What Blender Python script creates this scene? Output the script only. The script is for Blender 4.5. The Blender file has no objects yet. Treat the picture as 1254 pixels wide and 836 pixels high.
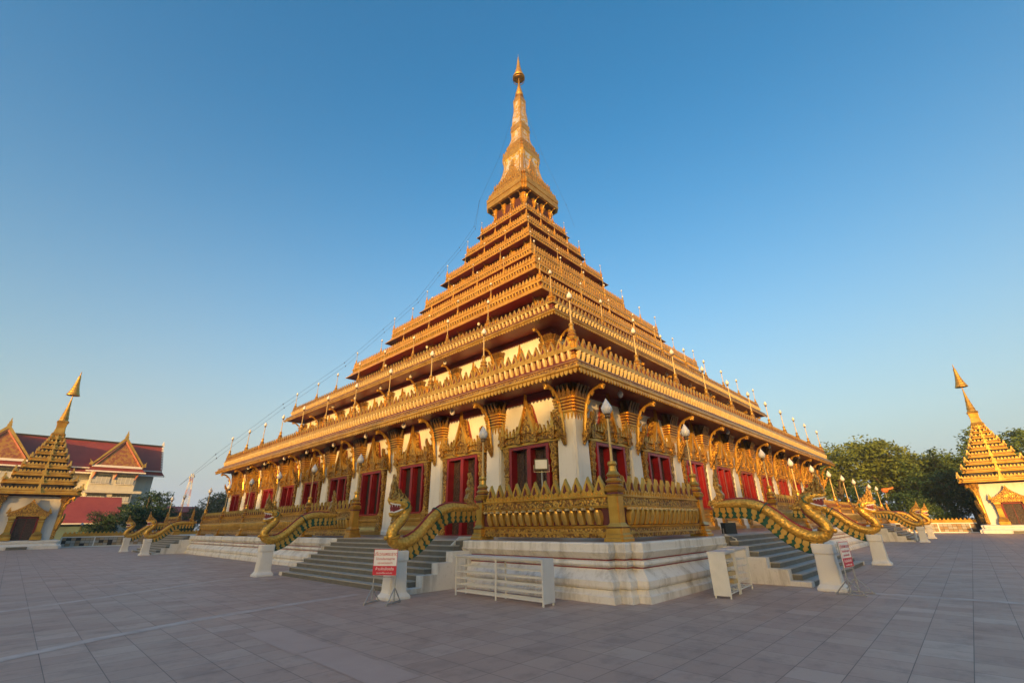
import bpy, math, random
import numpy as np
from mathutils import Matrix, Vector

R = math.radians
scene = bpy.context.scene
random.seed(7)

# ------------------------------------------------------------------ camera, sky, sun, exposure
CAM = Vector((-40.443, -35.929, 1.87))
AZ, PITCH, ROLL = R(43.6195), R(22.4357), R(-0.8901)
fw = Vector((math.cos(AZ), math.sin(AZ), 0)); rt = Vector((math.sin(AZ), -math.cos(AZ), 0)); zz = Vector((0, 0, 1))
look = fw * math.cos(PITCH) + zz * math.sin(PITCH)
up = -fw * math.sin(PITCH) + zz * math.cos(PITCH)
c_, s_ = math.cos(ROLL), math.sin(ROLL)
r2 = rt * c_ + up * s_
u2 = up * c_ - rt * s_
cd = bpy.data.cameras.new('camera')
cam = bpy.data.objects.new('camera', cd)
scene.collection.objects.link(cam)
M = Matrix.Identity(4)
for i in range(3):
    M[i][0], M[i][1], M[i][2], M[i][3] = r2[i], u2[i], -look[i], CAM[i]
cam.matrix_world = M
cd.sensor_width = 36.0
cd.lens = 36.0 * 542.63 / 1254.0
cd.clip_start, cd.clip_end = 0.1, 6000
scene.camera = cam

SUN_DIR = Vector((-0.91, -0.415, 0)).normalized()
SUN_EL = R(7.2)
sun_az = math.atan2(SUN_DIR.x, SUN_DIR.y)          # clockwise from +Y
world = bpy.data.worlds.new('World'); scene.world = world
world.use_nodes = True
wn = world.node_tree.nodes; wl = world.node_tree.links
wn.clear()
sky = wn.new('ShaderNodeTexSky'); sky.sky_type = 'NISHITA'; sky.sun_disc = False
sky.sun_elevation = SUN_EL; sky.sun_rotation = sun_az
sky.altitude = 200; sky.air_density = 1.3; sky.dust_density = 4.0; sky.ozone_density = 2.3
bg = wn.new('ShaderNodeBackground'); bg.inputs['Strength'].default_value = 0.15
wo = wn.new('ShaderNodeOutputWorld')
hs = wn.new('ShaderNodeHueSaturation'); hs.inputs['Saturation'].default_value = 1.43
wl.new(sky.outputs[0], hs.inputs['Color'])
# pale haze low in the sky opposite the sun
wg = wn.new('ShaderNodeNewGeometry'); wx = wn.new('ShaderNodeSeparateXYZ'); wl.new(wg.outputs['Incoming'], wx.inputs[0])
def wmath(op, a, b=None, clamp=False):
    t = wn.new('ShaderNodeMath'); t.operation = op; t.use_clamp = clamp
    for k_, v_ in enumerate((a, b)):
        if v_ is None: continue
        if isinstance(v_, (int, float)): t.inputs[k_].default_value = v_
        else: wl.new(v_, t.inputs[k_])
    return t.outputs[0]
elev = wmath('MULTIPLY', wx.outputs[2], -1.0)
low_f = wmath('POWER', wmath('SUBTRACT', 1.0, wmath('DIVIDE', wmath('MAXIMUM', elev, 0.0), .85), True), 2.3)
dsun = wn.new('ShaderNodeVectorMath'); dsun.operation = 'DOT_PRODUCT'; dsun.inputs[1].default_value = SUN_DIR; wl.new(wg.outputs['Incoming'], dsun.inputs[0])
away = wmath('ADD', wmath('MULTIPLY', dsun.outputs['Value'], 1.3), .35, True)
hz = wn.new('ShaderNodeMix'); hz.data_type = 'RGBA'; hz.inputs[7].default_value = (1.27, 1.47, 1.72, 1)
wl.new(wmath('MULTIPLY', low_f, away), hz.inputs[0]); wl.new(hs.outputs[0], hz.inputs[6]); wl.new(hz.outputs[2], bg.inputs[0]); wl.new(bg.outputs[0], wo.inputs[0])
sl = bpy.data.lights.new('sun', 'SUN'); sl.energy = 2.7; sl.angle = R(0.5); sl.color = (1.0, 0.55, 0.17)
so = bpy.data.objects.new('sun', sl); scene.collection.objects.link(so)
sd = SUN_DIR * math.cos(SUN_EL) + zz * math.sin(SUN_EL)
so.rotation_euler = sd.to_track_quat('Z', 'Y').to_euler()
so.location = (-80, -60, 60)
scene.view_settings.view_transform = 'Standard'
scene.view_settings.look = 'None'
scene.view_settings.gamma = 1
scene.view_settings.use_curve_mapping = False
scene.view_settings.exposure = 1.42
scene.render.engine = 'CYCLES'
scene.cycles.max_bounces = 6
scene.cycles.diffuse_bounces = 3
scene.cycles.glossy_bounces = 3
scene.cycles.transparent_max_bounces = 6
scene.cycles.caustics_reflective = False
scene.cycles.caustics_refractive = False

# ------------------------------------------------------------------ materials
class NT:
    def __init__(s, name):
        s.m = bpy.data.materials.new(name); s.m.use_nodes = True
        s.n = s.m.node_tree.nodes; s.l = s.m.node_tree.links
        s.b = s.n['Principled BSDF']
        s.tc = s.n.new('ShaderNodeTexCoord')
        s.geo = None
    def pos(s):
        if not s.geo: s.geo = s.n.new('ShaderNodeNewGeometry')
        return s.geo.outputs['Position']
    def noise(s, scale, detail=3, rough=.55, vec=None, dist=0):
        t = s.n.new('ShaderNodeTexNoise'); t.inputs['Scale'].default_value = scale
        t.inputs['Detail'].default_value = detail; t.inputs['Roughness'].default_value = rough
        t.inputs['Distortion'].default_value = dist
        s.l.new(vec or s.tc.outputs['Object'], t.inputs['Vector']); return t.outputs['Fac']
    def voro(s, scale, feature='F1', vec=None, out='Distance'):
        t = s.n.new('ShaderNodeTexVoronoi'); t.inputs['Scale'].default_value = scale; t.feature = feature
        s.l.new(vec or s.tc.outputs['Object'], t.inputs['Vector']); return t.outputs[out]
    def mapping(s, scale, vec=None):
        t = s.n.new('ShaderNodeMapping'); t.inputs['Scale'].default_value = scale
        s.l.new(vec or s.tc.outputs['Object'], t.inputs['Vector']); return t.outputs[0]
    def ramp(s, fac, stops):
        t = s.n.new('ShaderNodeValToRGB'); e = t.color_ramp.elements
        while len(e) < len(stops): e.new(0.5)
        for i, (p, c) in enumerate(stops):
            e[i].position = p; e[i].color = (*c, 1) if len(c) == 3 else c
        s.l.new(fac, t.inputs[0]); return t.outputs[0]
    def mix(s, fac, a, b, mode='MIX'):
        t = s.n.new('ShaderNodeMix'); t.data_type = 'RGBA'; t.blend_type = mode
        for sock, v in ((t.inputs[0], fac), (t.inputs[6], a), (t.inputs[7], b)):
            if isinstance(v, (int, float)): sock.default_value = v
            elif isinstance(v, tuple): sock.default_value = (*v, 1)
            else: s.l.new(v, sock)
        return t.outputs[2]
    def math(s, op, a, b=None):
        t = s.n.new('ShaderNodeMath'); t.operation = op
        for sock, v in ((t.inputs[0], a), (t.inputs[1], b)):
            if v is None: continue
            if isinstance(v, (int, float)): sock.default_value = v
            else: s.l.new(v, sock)
        return t.outputs[0]
    def bump(s, h, strength=.3, dist=.05):
        t = s.n.new('ShaderNodeBump'); t.inputs['Strength'].default_value = strength
        t.inputs['Distance'].default_value = dist
        s.l.new(h, t.inputs['Height']); s.l.new(t.outputs[0], s.b.inputs['Normal'])
    def set(s, color=None, rough=.5, metal=0., spec=None):
        if color is not None:
            if isinstance(color, tuple): s.b.inputs['Base Color'].default_value = (*color, 1)
            else: s.l.new(color, s.b.inputs['Base Color'])
        if isinstance(rough, (int, float)): s.b.inputs['Roughness'].default_value = rough
        else: s.l.new(rough, s.b.inputs['Roughness'])
        s.b.inputs['Metallic'].default_value = metal
        if spec is not None: s.b.inputs['Specular IOR Level'].default_value = spec
        return s.m

def plain(name, c1, c2, scale=2., rough=.6, metal=0., bump=0., spec=None, bscale=None):
    t = NT(name)
    f = t.noise(scale, 4, .6, t.pos())
    col = t.ramp(f, [(.3, c1), (.7, c2)])
    if bump: t.bump(t.noise(bscale or scale * 8, 4, .6, t.pos()), bump, .02)
    return t.set(col, rough, metal, spec)

def gold(name, base, hi, lo, metal=.6, rough=.33, carve=0., cscale=8., red=None):
    t = NT(name)
    f = t.noise(1.3, 5, .65, t.pos())
    f2 = t.noise(14, 3, .6, t.pos())
    col = t.ramp(f, [(.25, lo), (.5, base), (.78, hi)])
    col = t.mix(t.math('MULTIPLY', f2, .35), col, lo)
    if carve:
        v = t.voro(cscale, 'SMOOTH_F1', t.pos())
        n = t.noise(cscale * .9, 2, .5, t.pos(), 1.5)
        h = t.math('ADD', t.math('MULTIPLY', v, 1.0), t.math('MULTIPLY', n, .9))
        if red:
            k = t.ramp(h, [(.80, (0, 0, 0)), (1.0, (.85, .85, .85))])
            col = t.mix(k, col, red)
        inv = t.math('SUBTRACT', 1.0, h)
        t.bump(inv, carve, .05)
    else:
        t.bump(f2, .15, .01)
    return t.set(col, rough, metal)

GB, GH, GL = (.58, .33, .055), (.74, .46, .10), (.34, .16, .025)
m_gold = gold('gold_paint', GB, GH, GL)
m_carved = gold('carved_gold', GB, GH, GL, carve=.9, cscale=7, red=(.15, .06, .02))
m_carved_fine = gold('fine_carved_gold', GB, GH, (.30, .16, .035), carve=.8, cscale=13, red=(.15, .06, .02))
m_gold_pale = gold('pale_gold_paint', (.60, .37, .09), (.74, .50, .16), (.42, .24, .05))
m_ochre = gold('ochre_roof_paint', (.64, .34, .045), (.76, .44, .08), (.42, .19, .025), metal=.45, rough=.36)
m_dgold = gold('dark_gold_paint', (.20, .11, .03), (.30, .17, .05), (.10, .06, .02), metal=.4)

def white_wall(name, base, stain, amount, streak=True):
    t = NT(name)
    p = t.pos()
    a = t.noise(.8, 5, .65, p)
    st = t.noise(1.0, 5, .7, t.mapping((2.2, 2.2, .35), p))
    k = t.ramp(st, [(.48, (0, 0, 0)), (.72, (amount,) * 3)])
    col = t.mix(k, base, stain)
    g = t.noise(6, 4, .7, p)
    col = t.mix(t.ramp(g, [(.55, (0, 0, 0)), (.8, (amount * .6,) * 3)]), col, stain)
    col = t.mix(t.math('MULTIPLY', a, .18), col, (.55, .50, .42))
    t.bump(t.noise(30, 3, .6, p), .08, .01)
    return t.set(col, .55)
m_white = white_wall('white_painted_wall', (.70, .68, .65), (.46, .42, .36), .45)
m_plinth = white_wall('weathered_white_plinth', (.68, .66, .63), (.22, .19, .15), .75)
m_redline = plain('dark_red_line', (.18, .02, .02), (.24, .03, .03), 3, .5)
m_soffit = plain('dark_red_soffit', (.20, .028, .022), (.30, .05, .035), .8, .45)
m_red = plain('red_lacquer', (.17, .006, .010), (.24, .010, .014), 2, .32)
m_recess = plain('maroon_recess_wall', (.19, .032, .022), (.28, .05, .032), 1.2, .5)
m_petalback = plain('crimson_panel', (.075, .012, .010), (.12, .02, .015), 3, .55)
def carved_wood():
    t = NT('carved_dark_wood'); p = t.pos()
    v = t.voro(9, 'SMOOTH_F1', p); n = t.noise(11, 3, .6, p, 1.2)
    h = t.math('ADD', v, n)
    col = t.ramp(h, [(.6, (.09, .05, .03)), (1.0, (.03, .015, .01))])
    t.bump(t.math('SUBTRACT', 1., h), .9, .05)
    return t.set(col, .45)
m_wood = carved_wood()
m_dark = plain('dark_interior', (.012, .010, .010), (.02, .016, .015), 2, .6)
m_cream = plain('cream_petal_paint', (.44, .31, .13), (.56, .43, .22), 3, .5)
m_granite = plain('grey_granite_step', (.095, .092, .08), (.15, .143, .122), 3, .5, bump=.1)
m_nosing = plain('pale_step_nosing', (.30, .29, .26), (.38, .36, .33), 5, .5)
m_green = plain('green_enamel', (.006, .06, .04), (.012, .09, .06), 4, .35)
m_bulb = plain('frosted_white_glass', (.62, .60, .59), (.70, .68, .67), 4, .3)
m_pole = plain('worn_gold_pole', (.40, .28, .12), (.52, .38, .18), 4, .45, .2)
m_metal = plain('grey_metal', (.32, .32, .31), (.42, .41, .40), 6, .4, .4)
m_black = plain('black_metal', (.02, .02, .02), (.035, .035, .035), 6, .4)
m_rack = plain('white_painted_steel', (.60, .60, .57), (.68, .67, .63), 5, .45)
m_zinc = plain('pale_zinc_sheet', (.50, .52, .55), (.58, .60, .62), 2, .4, .1)
m_sign_w = plain('white_sign_board', (.74, .73, .73), (.78, .77, .77), 3, .4)
m_sign_r = plain('red_sign_print', (.50, .02, .05), (.55, .03, .06), 3, .4)
m_sign_t = plain('white_sign_print', (.75, .74, .74), (.78, .77, .77), 3, .4)
m_redroof = None
def tile_roof(name, a, b):
    t = NT(name); p = t.pos()
    w = t.n.new('ShaderNodeTexWave'); w.inputs['Scale'].default_value = 3.0; w.bands_direction = 'X'
    t.l.new(p, w.inputs['Vector'])
    w2 = t.n.new('ShaderNodeTexWave'); w2.inputs['Scale'].default_value = 2.2; w2.bands_direction = 'Z'
    t.l.new(p, w2.inputs['Vector'])
    col = t.ramp(t.noise(.5, 5, .7, p), [(.3, a), (.7, b)])
    t.bump(t.math('ADD', w.outputs['Fac'], w2.outputs['Fac']), .5, .06)
    return t.set(col, .55)
m_redroof = tile_roof('red_roof_tiles', (.22, .034, .026), (.30, .055, .04))
m_redroof2 = tile_roof('bright_red_roof_tiles', (.26, .04, .035), (.36, .07, .05))
m_hallwall = white_wall('cream_hall_wall', (.58, .56, .48), (.42, .40, .34), .4)
m_hallgrey = white_wall('grey_hall_wall', (.50, .52, .50), (.40, .40, .38), .3)
m_pink = gold('pink_gold_pediment', (.26, .10, .06), (.34, .15, .08), (.20, .06, .04), metal=.05, rough=.5, carve=.8, cscale=2.4, red=(.36, .22, .06))
m_glass = plain('dark_window_glass', (.03, .035, .04), (.06, .065, .07), 1, .12)
m_curtain = plain('pale_window_blind', (.42, .44, .44), (.50, .51, .50), 1.5, .5)
m_salmon = plain('salmon_trim', (.60, .20, .12), (.66, .26, .16), 2, .5)
m_trimw = plain('white_trim', (.70, .68, .66), (.76, .74, .72), 2, .5)
m_bark = plain('tree_bark', (.09, .065, .045), (.16, .12, .085), 5, .8, bump=.4)
m_brownwall = plain('brown_red_wall', (.12, .05, .04), (.17, .075, .06), .6, .7)

def leafmat(name, a, b, c):
    t = NT(name)
    p = t.pos()
    oi = t.n.new('ShaderNodeObjectInfo')
    f = t.noise(.35, 4, .65, p)
    col = t.ramp(f, [(.3, a), (.5, b), (.75, c)])
    col = t.mix(t.math('MULTIPLY', oi.outputs['Random'], .35), col, b)
    t.b.inputs['Transmission Weight'].default_value = 0
    t.set(col, .55, 0, .25)
    t.b.inputs['Subsurface Weight'].default_value = 0
    return t.m
m_leaf_dark = leafmat('dark_green_leaves', (.016, .045, .020), (.028, .068, .028), (.045, .09, .032))
m_leaf_olive = leafmat('olive_green_leaves', (.075, .105, .022), (.12, .16, .034), (.17, .20, .05))
m_leaf_mid = leafmat('mid_green_leaves', (.045, .085, .022), (.08, .13, .034), (.12, .17, .05))

def paving():
    t = NT('paving_tiles'); p = t.pos()
    b = t.n.new('ShaderNodeTexBrick')
    b.offset = .0; b.inputs['Scale'].default_value = 1.0
    b.inputs['Mortar Size'].default_value = .006; b.inputs['Mortar Smooth'].default_value = .3
    b.inputs['Brick Width'].default_value = .60; b.inputs['Row Height'].default_value = .60
    b.inputs['Color1'].default_value = (0.0, 0, 0, 1); b.inputs['Color2'].default_value = (1, 1, 1, 1)
    b.inputs['Mortar'].default_value = (.5, .5, .5, 1); b.inputs['Bias'].default_value = 0
    t.l.new(p, b.inputs['Vector'])
    tilec = t.ramp(b.outputs['Color'], [(0, (.410, .268, .212)), (.5, (.455, .302, .240)), (.88, (.48, .325, .260)), (1, (.52, .37, .305))])
    big = t.noise(.16, 5, .6, p)
    col = t.mix(t.ramp(big, [(.35, (0, 0, 0)), (.7, (.6, .6, .6))]), tilec, (.42, .305, .255))
    dirt = t.noise(1.6, 6, .72, t.mapping((1, 1, 1), p))
    col = t.mix(t.ramp(dirt, [(.5, (0, 0, 0)), (.78, (.75, .75, .75))]), col, (.22, .155, .13))
    streak = t.noise(1.2, 5, .7, t.mapping((.5, 4.5, 1), p))
    col = t.mix(t.ramp(streak, [(.5, (0, 0, 0)), (.75, (.35, .35, .35))]), col, (.44, .36, .33))
    spots = t.noise(.55, 3, .6, t.mapping((1.3, .9, 1), p))
    col = t.mix(t.ramp(spots, [(.64, (0, 0, 0)), (.70, (.35, .35, .35))]), col, (.23, .165, .145))
    col = t.mix(t.math('MULTIPLY', b.outputs['Fac'], .8), col, (.11, .085, .078))
    rg = t.ramp(t.noise(.7, 5, .65, p), [(.3, (.42, .42, .42)), (.7, (.62, .62, .62))])
    h = t.math('ADD', t.math('MULTIPLY', b.outputs['Fac'], -.7), t.math('MULTIPLY', t.noise(25, 3, .6, p), .2))
    t.bump(h, .35, .01)
    return t.set(col, rg, 0, .14)
m_paving = paving()
m_strip = plain('pale_paving_strip', (.42, .32, .28), (.60, .49, .44), 2.6, .6, bump=.1, spec=.15)
m_soil = plain('earth_and_grass', (.05, .06, .025), (.10, .09, .05), .25, .9)
def blockwall():
    t = NT('patterned_stone_blocks'); p = t.pos()
    v = t.n.new('ShaderNodeVectorMath'); v.operation = 'DOT_PRODUCT'; v.inputs[1].default_value = (1, 1, 0)
    t.l.new(p, v.inputs[0])
    sx = t.n.new('ShaderNodeSeparateXYZ'); t.l.new(p, sx.inputs[0])
    cx = t.n.new('ShaderNodeCombineXYZ'); t.l.new(v.outputs['Value'], cx.inputs[0]); t.l.new(sx.outputs[2], cx.inputs[1])
    b = t.n.new('ShaderNodeTexBrick'); b.offset = .5
    b.inputs['Scale'].default_value = 1; b.inputs['Brick Width'].default_value = .75; b.inputs['Row Height'].default_value = .42
    b.inputs['Mortar Size'].default_value = .03
    b.inputs['Color1'].default_value = (0, 0, 0, 1); b.inputs['Color2'].default_value = (1, 1, 1, 1)
    t.l.new(cx.outputs[0], b.inputs['Vector'])
    col = t.ramp(b.outputs['Color'], [(0, (.05, .04, .035)), (.12, (.30, .20, .11)), (.4, (.36, .31, .25)), (.7, (.30, .20, .12)), (1, (.42, .38, .33))])
    col = t.mix(b.outputs['Fac'], col, (.35, .26, .13))
    return t.set(col, .6)
m_block = blockwall()
def spire_mat():
    t = NT('white_spire_with_gold_ornament'); p = t.pos()
    v = t.voro(1.9, 'SMOOTH_F1', p); n = t.noise(2.6, 4, .65, p, 2.0)
    h = t.math('ADD', t.math('MULTIPLY', v, .6), n)
    k = t.ramp(h, [(.74, (0, 0, 0)), (.80, (1, 1, 1))])
    col = t.mix(k, t.ramp(t.noise(2.2, 4, .6, p), [(.3, (.46, .23, .025)), (.6, (.80, .50, .07))]), (.74, .70, .62))
    t.bump(t.math('SUBTRACT', 1., h), .9, .1)
    return t.set(col, .28, .5)
m_spire = spire_mat()
MATS = {}

# ------------------------------------------------------------------ mesh builder
class MB:
    def __init__(s): s.v = []; s.f = []; s.m = []
    def add(s, vs, fs, m=0):
        o = len(s.v); s.v.extend([tuple(p) for p in vs])
        s.f.extend([tuple(i + o for i in f) for f in fs]); s.m.extend([m] * len(fs) if isinstance(m, int) else m)
        return s
    def box(s, x0, x1, y0, y1, z0, z1, m=0):
        return s.add([(x0, y0, z0), (x1, y0, z0), (x1, y1, z0), (x0, y1, z0), (x0, y0, z1), (x1, y0, z1), (x1, y1, z1), (x0, y1, z1)],
                     [(0, 3, 2, 1), (4, 5, 6, 7), (0, 1, 5, 4), (1, 2, 6, 5), (2, 3, 7, 6), (3, 0, 4, 7)], m)
    def prism(s, poly, d0, d1, m=0, axis='y', org=(0, 0, 0), inset=0.):
        """outline poly (a,z); extruded along y (axis 'y': a->x) or along x (axis 'x': a->y)"""
        n = len(poly); ca = sum(p[0] for p in poly) / n; cz = sum(p[1] for p in poly) / n
        def P(a, d, z): return (org[0] + a, org[1] + d, org[2] + z) if axis == 'y' else (org[0] + d, org[1] + a, org[2] + z)
        k = 1 - inset
        front = [P(ca + (a - ca) * k, d0, cz + (z - cz) * k) for a, z in poly]
        back = [P(a, d1, z) for a, z in poly]
        vs = front + back + [P(ca, d0, cz), P(ca, d1, cz)]
        fs = [(i, (i + 1) % n, n + (i + 1) % n, n + i) for i in range(n)]
        fs += [((i + 1) % n, i, 2 * n) for i in range(n)] if convexish(poly) else [tuple(reversed(range(n)))]
        fs += [(n + i, n + (i + 1) % n, 2 * n + 1) for i in range(n)] if convexish(poly) else [tuple(range(n, 2 * n))]
        return s.add(vs, fs, m)
    def lathe(s, prof, n=12, c=(0, 0, 0), m=0, phase=0., cap=True):
        vs = []; fs = []; mm = []
        for r, z in prof:
            for i in range(n):
                a = phase + 2 * math.pi * i / n
                vs.append((c[0] + r * math.cos(a), c[1] + r * math.sin(a), c[2] + z))
        for j in range(len(prof) - 1):
            for i in range(n):
                k = (i + 1) % n
                fs.append((j * n + i, j * n + k, (j + 1) * n + k, (j + 1) * n + i))
                mm.append(m if isinstance(m, int) else m[j])
        if cap:
            fs.append(tuple(reversed(range(n)))); mm.append(mm[0]); t = (len(prof) - 1) * n
            fs.append(tuple(range(t, t + n))); mm.append(mm[-2])
        return s.add(vs, fs, mm)
    def sq(s, prof, c=(0, 0, 0), m=0, red=True, r1=.86):
        """square (redented) section lathe, prof = (halfwidth, z)"""
        if red:
            q = [(1, r1), (.93, r1), (.93, .93), (r1, .93), (r1, 1)]
        else:
            q = [(1, 1)]
        sec = []
        for k in range(4):
            ca, sa = [(1, 0), (0, 1), (-1, 0), (0, -1)][k]
            sec += [(x * ca - y * sa, x * sa + y * ca) for x, y in q]
        # order: q runs from +x side towards +y side -> counter clockwise
        n = len(sec); vs = []; fs = []; mm = []
        for h, z in prof: vs += [(c[0] + x * h, c[1] + y * h, c[2] + z) for x, y in sec]
        for j in range(len(prof) - 1):
            for i in range(n):
                k = (i + 1) % n
                fs.append((j * n + i, j * n + k, (j + 1) * n + k, (j + 1) * n + i)); mm.append(m if isinstance(m, int) else m[j])
        fs.append(tuple(reversed(range(n)))); mm.append(mm[0]); t = (len(prof) - 1) * n
        fs.append(tuple(range(t, t + n))); mm.append(mm[-2])
        return s.add(vs, fs, mm)
    def tube(s, pts, rad, n=8, m=0, flat=1.0, closed=False):
        pts = [Vector(p) for p in pts]; N = len(pts)
        if isinstance(rad, (int, float)): rad = [rad] * N
        vs = []; fs = []
        pu = None
        for i, p in enumerate(pts):
            if closed: t = pts[(i + 1) % N] - pts[i - 1]
            else: t = pts[min(i + 1, N - 1)] - pts[max(i - 1, 0)]
            t.normalize()
            if pu is None:
                pu = Vector((0, 0, 1)) if abs(t.z) < .9 else Vector((0, 1, 0))
            u = (pu - t * pu.dot(t)).normalized(); w = t.cross(u); pu = u
            for k in range(n):
                a = 2 * math.pi * k / n
                vs.append(p + (u * math.cos(a) + w * math.sin(a) * flat) * rad[i])
        for i in range(N if closed else N - 1):
            for k in range(n):
                k2 = (k + 1) % n; i2 = (i + 1) % N
                fs.append((i * n + k, i * n + k2, i2 * n + k2, i2 * n + k))
        if not closed:
            fs.append(tuple(reversed(range(n)))); fs.append(tuple(range((N - 1) * n, N * n)))
        return s.add(vs, fs, m)
    def sweep(s, path, prof, m=0, closed=True, cap=True):
        """path: ccw 2d points; prof: (outward offset, z); mitred"""
        n = len(path); P = [Vector((p[0], p[1])) for p in path]; mit = []
        for i in range(n):
            if closed or 0 < i < n - 1:
                a = (P[i] - P[i - 1]).normalized(); b = (P[(i + 1) % n] - P[i]).normalized()
            elif i == 0: a = b = (P[1] - P[0]).normalized()
            else: a = b = (P[i] - P[i - 1]).normalized()
            na = Vector((a.y, -a.x)); nb = Vector((b.y, -b.x))
            d = na + nb; d /= max(.2, d.dot(na)); mit.append(d)
        vs = []; fs = []; mm = []
        for o, z in prof:
            for i in range(n): q = P[i] + mit[i] * o; vs.append((q.x, q.y, z))
        for j in range(len(prof) - 1):
            for i in range(n if closed else n - 1):
                k = (i + 1) % n
                fs.append((j * n + i, j * n + k, (j + 1) * n + k, (j + 1) * n + i)); mm.append(m if isinstance(m, int) else m[j])
        if not closed and cap:
            fs.append(tuple(j * n for j in range(len(prof)))); mm.append(mm[0])
            fs.append(tuple(reversed([j * n + n - 1 for j in range(len(prof))]))); mm.append(mm[0])
        return s.add(vs, fs, mm)
    def merge(s, o, mat=None, m_off=0):
        vs = o.v if mat is None else [tuple(mat @ Vector(p)) for p in o.v]
        k = len(s.v); s.v.extend(vs); s.f.extend([tuple(i + k for i in f) for f in o.f]); s.m.extend([q + m_off for q in o.m]); return s
    def repeat(s, o, xs, dy=0., dz=0.):
        V = np.array(o.v)
        for x in xs:
            k = len(s.v); W = V + np.array((x, dy, dz)); s.v.extend(map(tuple, W))
            s.f.extend([tuple(i + k for i in f) for f in o.f]); s.m.extend(o.m)
        return s
    def mesh(s, name, mats, smooth=False):
        me = bpy.data.meshes.new(name)
        me.from_pydata([tuple(map(float, p)) for p in s.v], [], s.f)
        for m in (mats if isinstance(mats, (list, tuple)) else [mats]): me.materials.append(m)
        me.polygons.foreach_set('material_index', s.m)
        if smooth:
            me.polygons.foreach_set('use_smooth', [True] * len(s.f))
            try: me.set_sharp_from_angle(angle=R(38))
            except Exception: pass
        me.update(); return me
    def obj(s, name, mats, parent=None, loc=(0, 0, 0), rz=0, smooth=False):
        o = bpy.data.objects.new(name, s.mesh(name, mats, smooth)); return place(o, parent, loc, rz)

def convexish(poly):
    sg = 0
    n = len(poly)
    for i in range(n):
        a, b, c = poly[i - 1], poly[i], poly[(i + 1) % n]
        cr = (b[0] - a[0]) * (c[1] - b[1]) - (b[1] - a[1]) * (c[0] - b[0])
        if abs(cr) < 1e-9: continue
        if sg == 0: sg = cr
        elif sg * cr < 0: return False
    return True

def place(o, parent=None, loc=(0, 0, 0), rz=0):
    scene.collection.objects.link(o)
    if parent is not None: o.parent = parent
    o.location = loc; o.rotation_euler = (0, 0, rz); return o
def empty(name, label, cat, loc=(0, 0, 0), rz=0, group=None):
    o = bpy.data.objects.new(name, None); o.empty_display_size = .3
    place(o, None, loc, rz); return tag(o, label, cat, group)
def tag(o, label=None, cat=None, group=None, kind=None):
    if label: o['label'] = label
    if cat: o['category'] = cat
    if group: o['group'] = group
    if kind: o['kind'] = kind
    return o
def inst(me, name, parent=None, loc=(0, 0, 0), rz=0):
    return place(bpy.data.objects.new(name, me), parent, loc, rz)
def copy_tree(o, parent=None, loc=None, rz=None):
    c = o.copy(); scene.collection.objects.link(c)
    if parent is not None: c.parent = parent
    if loc is not None: c.location = loc
    if rz is not None: c.rotation_euler = (0, 0, rz)
    for ch in list(o.children): copy_tree(ch, c)
    return c
ORD = ['', 'first', 'second', 'third', 'fourth', 'fifth', 'sixth', 'seventh', 'eighth', 'ninth', 'tenth', 'eleventh', 'twelfth', 'thirteenth', 'fourteenth']

# a face of the pagoda: local x along the face, local -y outward.  right face: rz=0, left face: rz=-90
FACES = (('right', 0.0), ('left', -math.pi / 2))
def fpos(face, a, o, z):
    """a = distance along from the near corner side: negative = towards the near corner, in both faces"""
    return (a, -o, z) if face == 'right' else (-o, a, z)
def frot(face): return 0.0 if face == 'right' else -math.pi / 2

# ------------------------------------------------------------------ ground
g = MB(); g.add([(-3000, -3000, -.012), (3000, -3000, -.012), (3000, 3000, -.012), (-3000, 3000, -.012)], [(0, 1, 2, 3)])
tag(g.obj('ground', m_soil), kind='structure')
g = MB(); N = 8
g.add([(-100, -100, 0), (49, -100, 0), (49, 49, 0), (-100, 49, 0)], [(0, 1, 2, 3)])
tag(g.obj('plaza_pavement', m_paving), kind='structure')
g = MB()
def strip(pts, w):
    n = len(pts); vs = []
    for i, p in enumerate(pts):
        t = Vector(pts[min(i + 1, n - 1)]) - Vector(pts[max(i - 1, 0)]); t.normalize(); nn = Vector((-t.y, t.x)) * w / 2
        vs += [(p[0] + nn.x, p[1] + nn.y, .004), (p[0] - nn.x, p[1] - nn.y, .004)]
    g.add(vs, [(2 * i, 2 * i + 1, 2 * i + 3, 2 * i + 2) for i in range(n - 1)])
strip([(-46, -27.6), (-40.05, -24.2), (-38.8, -23.5), (-36.9, -22.75), (-34.8, -22.3), (-32.7, -22.0)], .32)
strip([(-46, -20.5), (-38.67, -16.6), (-33.5, -13.3)], .28)
strip([(-23.75, -32.5), (-23.6, -36.3), (-23.4, -44)], .34)
strip([(-13.6, -32.5), (-14.0, -36.8), (-14.2, -44)], .3)
tag(g.obj('paving_strip', m_strip), kind='structure')
g = MB()
for (x0, x1, y0, y1) in ((-36.9, -36.2, -19.0, -18.6), (-36.3, -35.5, -18.6, -17.9), (-37.9, -37.1, -12.0, -11.4), (-36.8, -36.1, -27.5, -25.2), (-36.75, -36.1, -30.0, -27.55)):
    g.add([(x0, y0, .004), (x1, y0, .004), (x1, y1, .004), (x0, y1, .004)], [(0, 1, 2, 3)])
tag(g.obj('replaced_paving', plain('newer_paving_tiles', (.45, .31, .26), (.50, .355, .30), 1.5, .55, spec=.15, bump=.1)), kind='structure')

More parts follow.
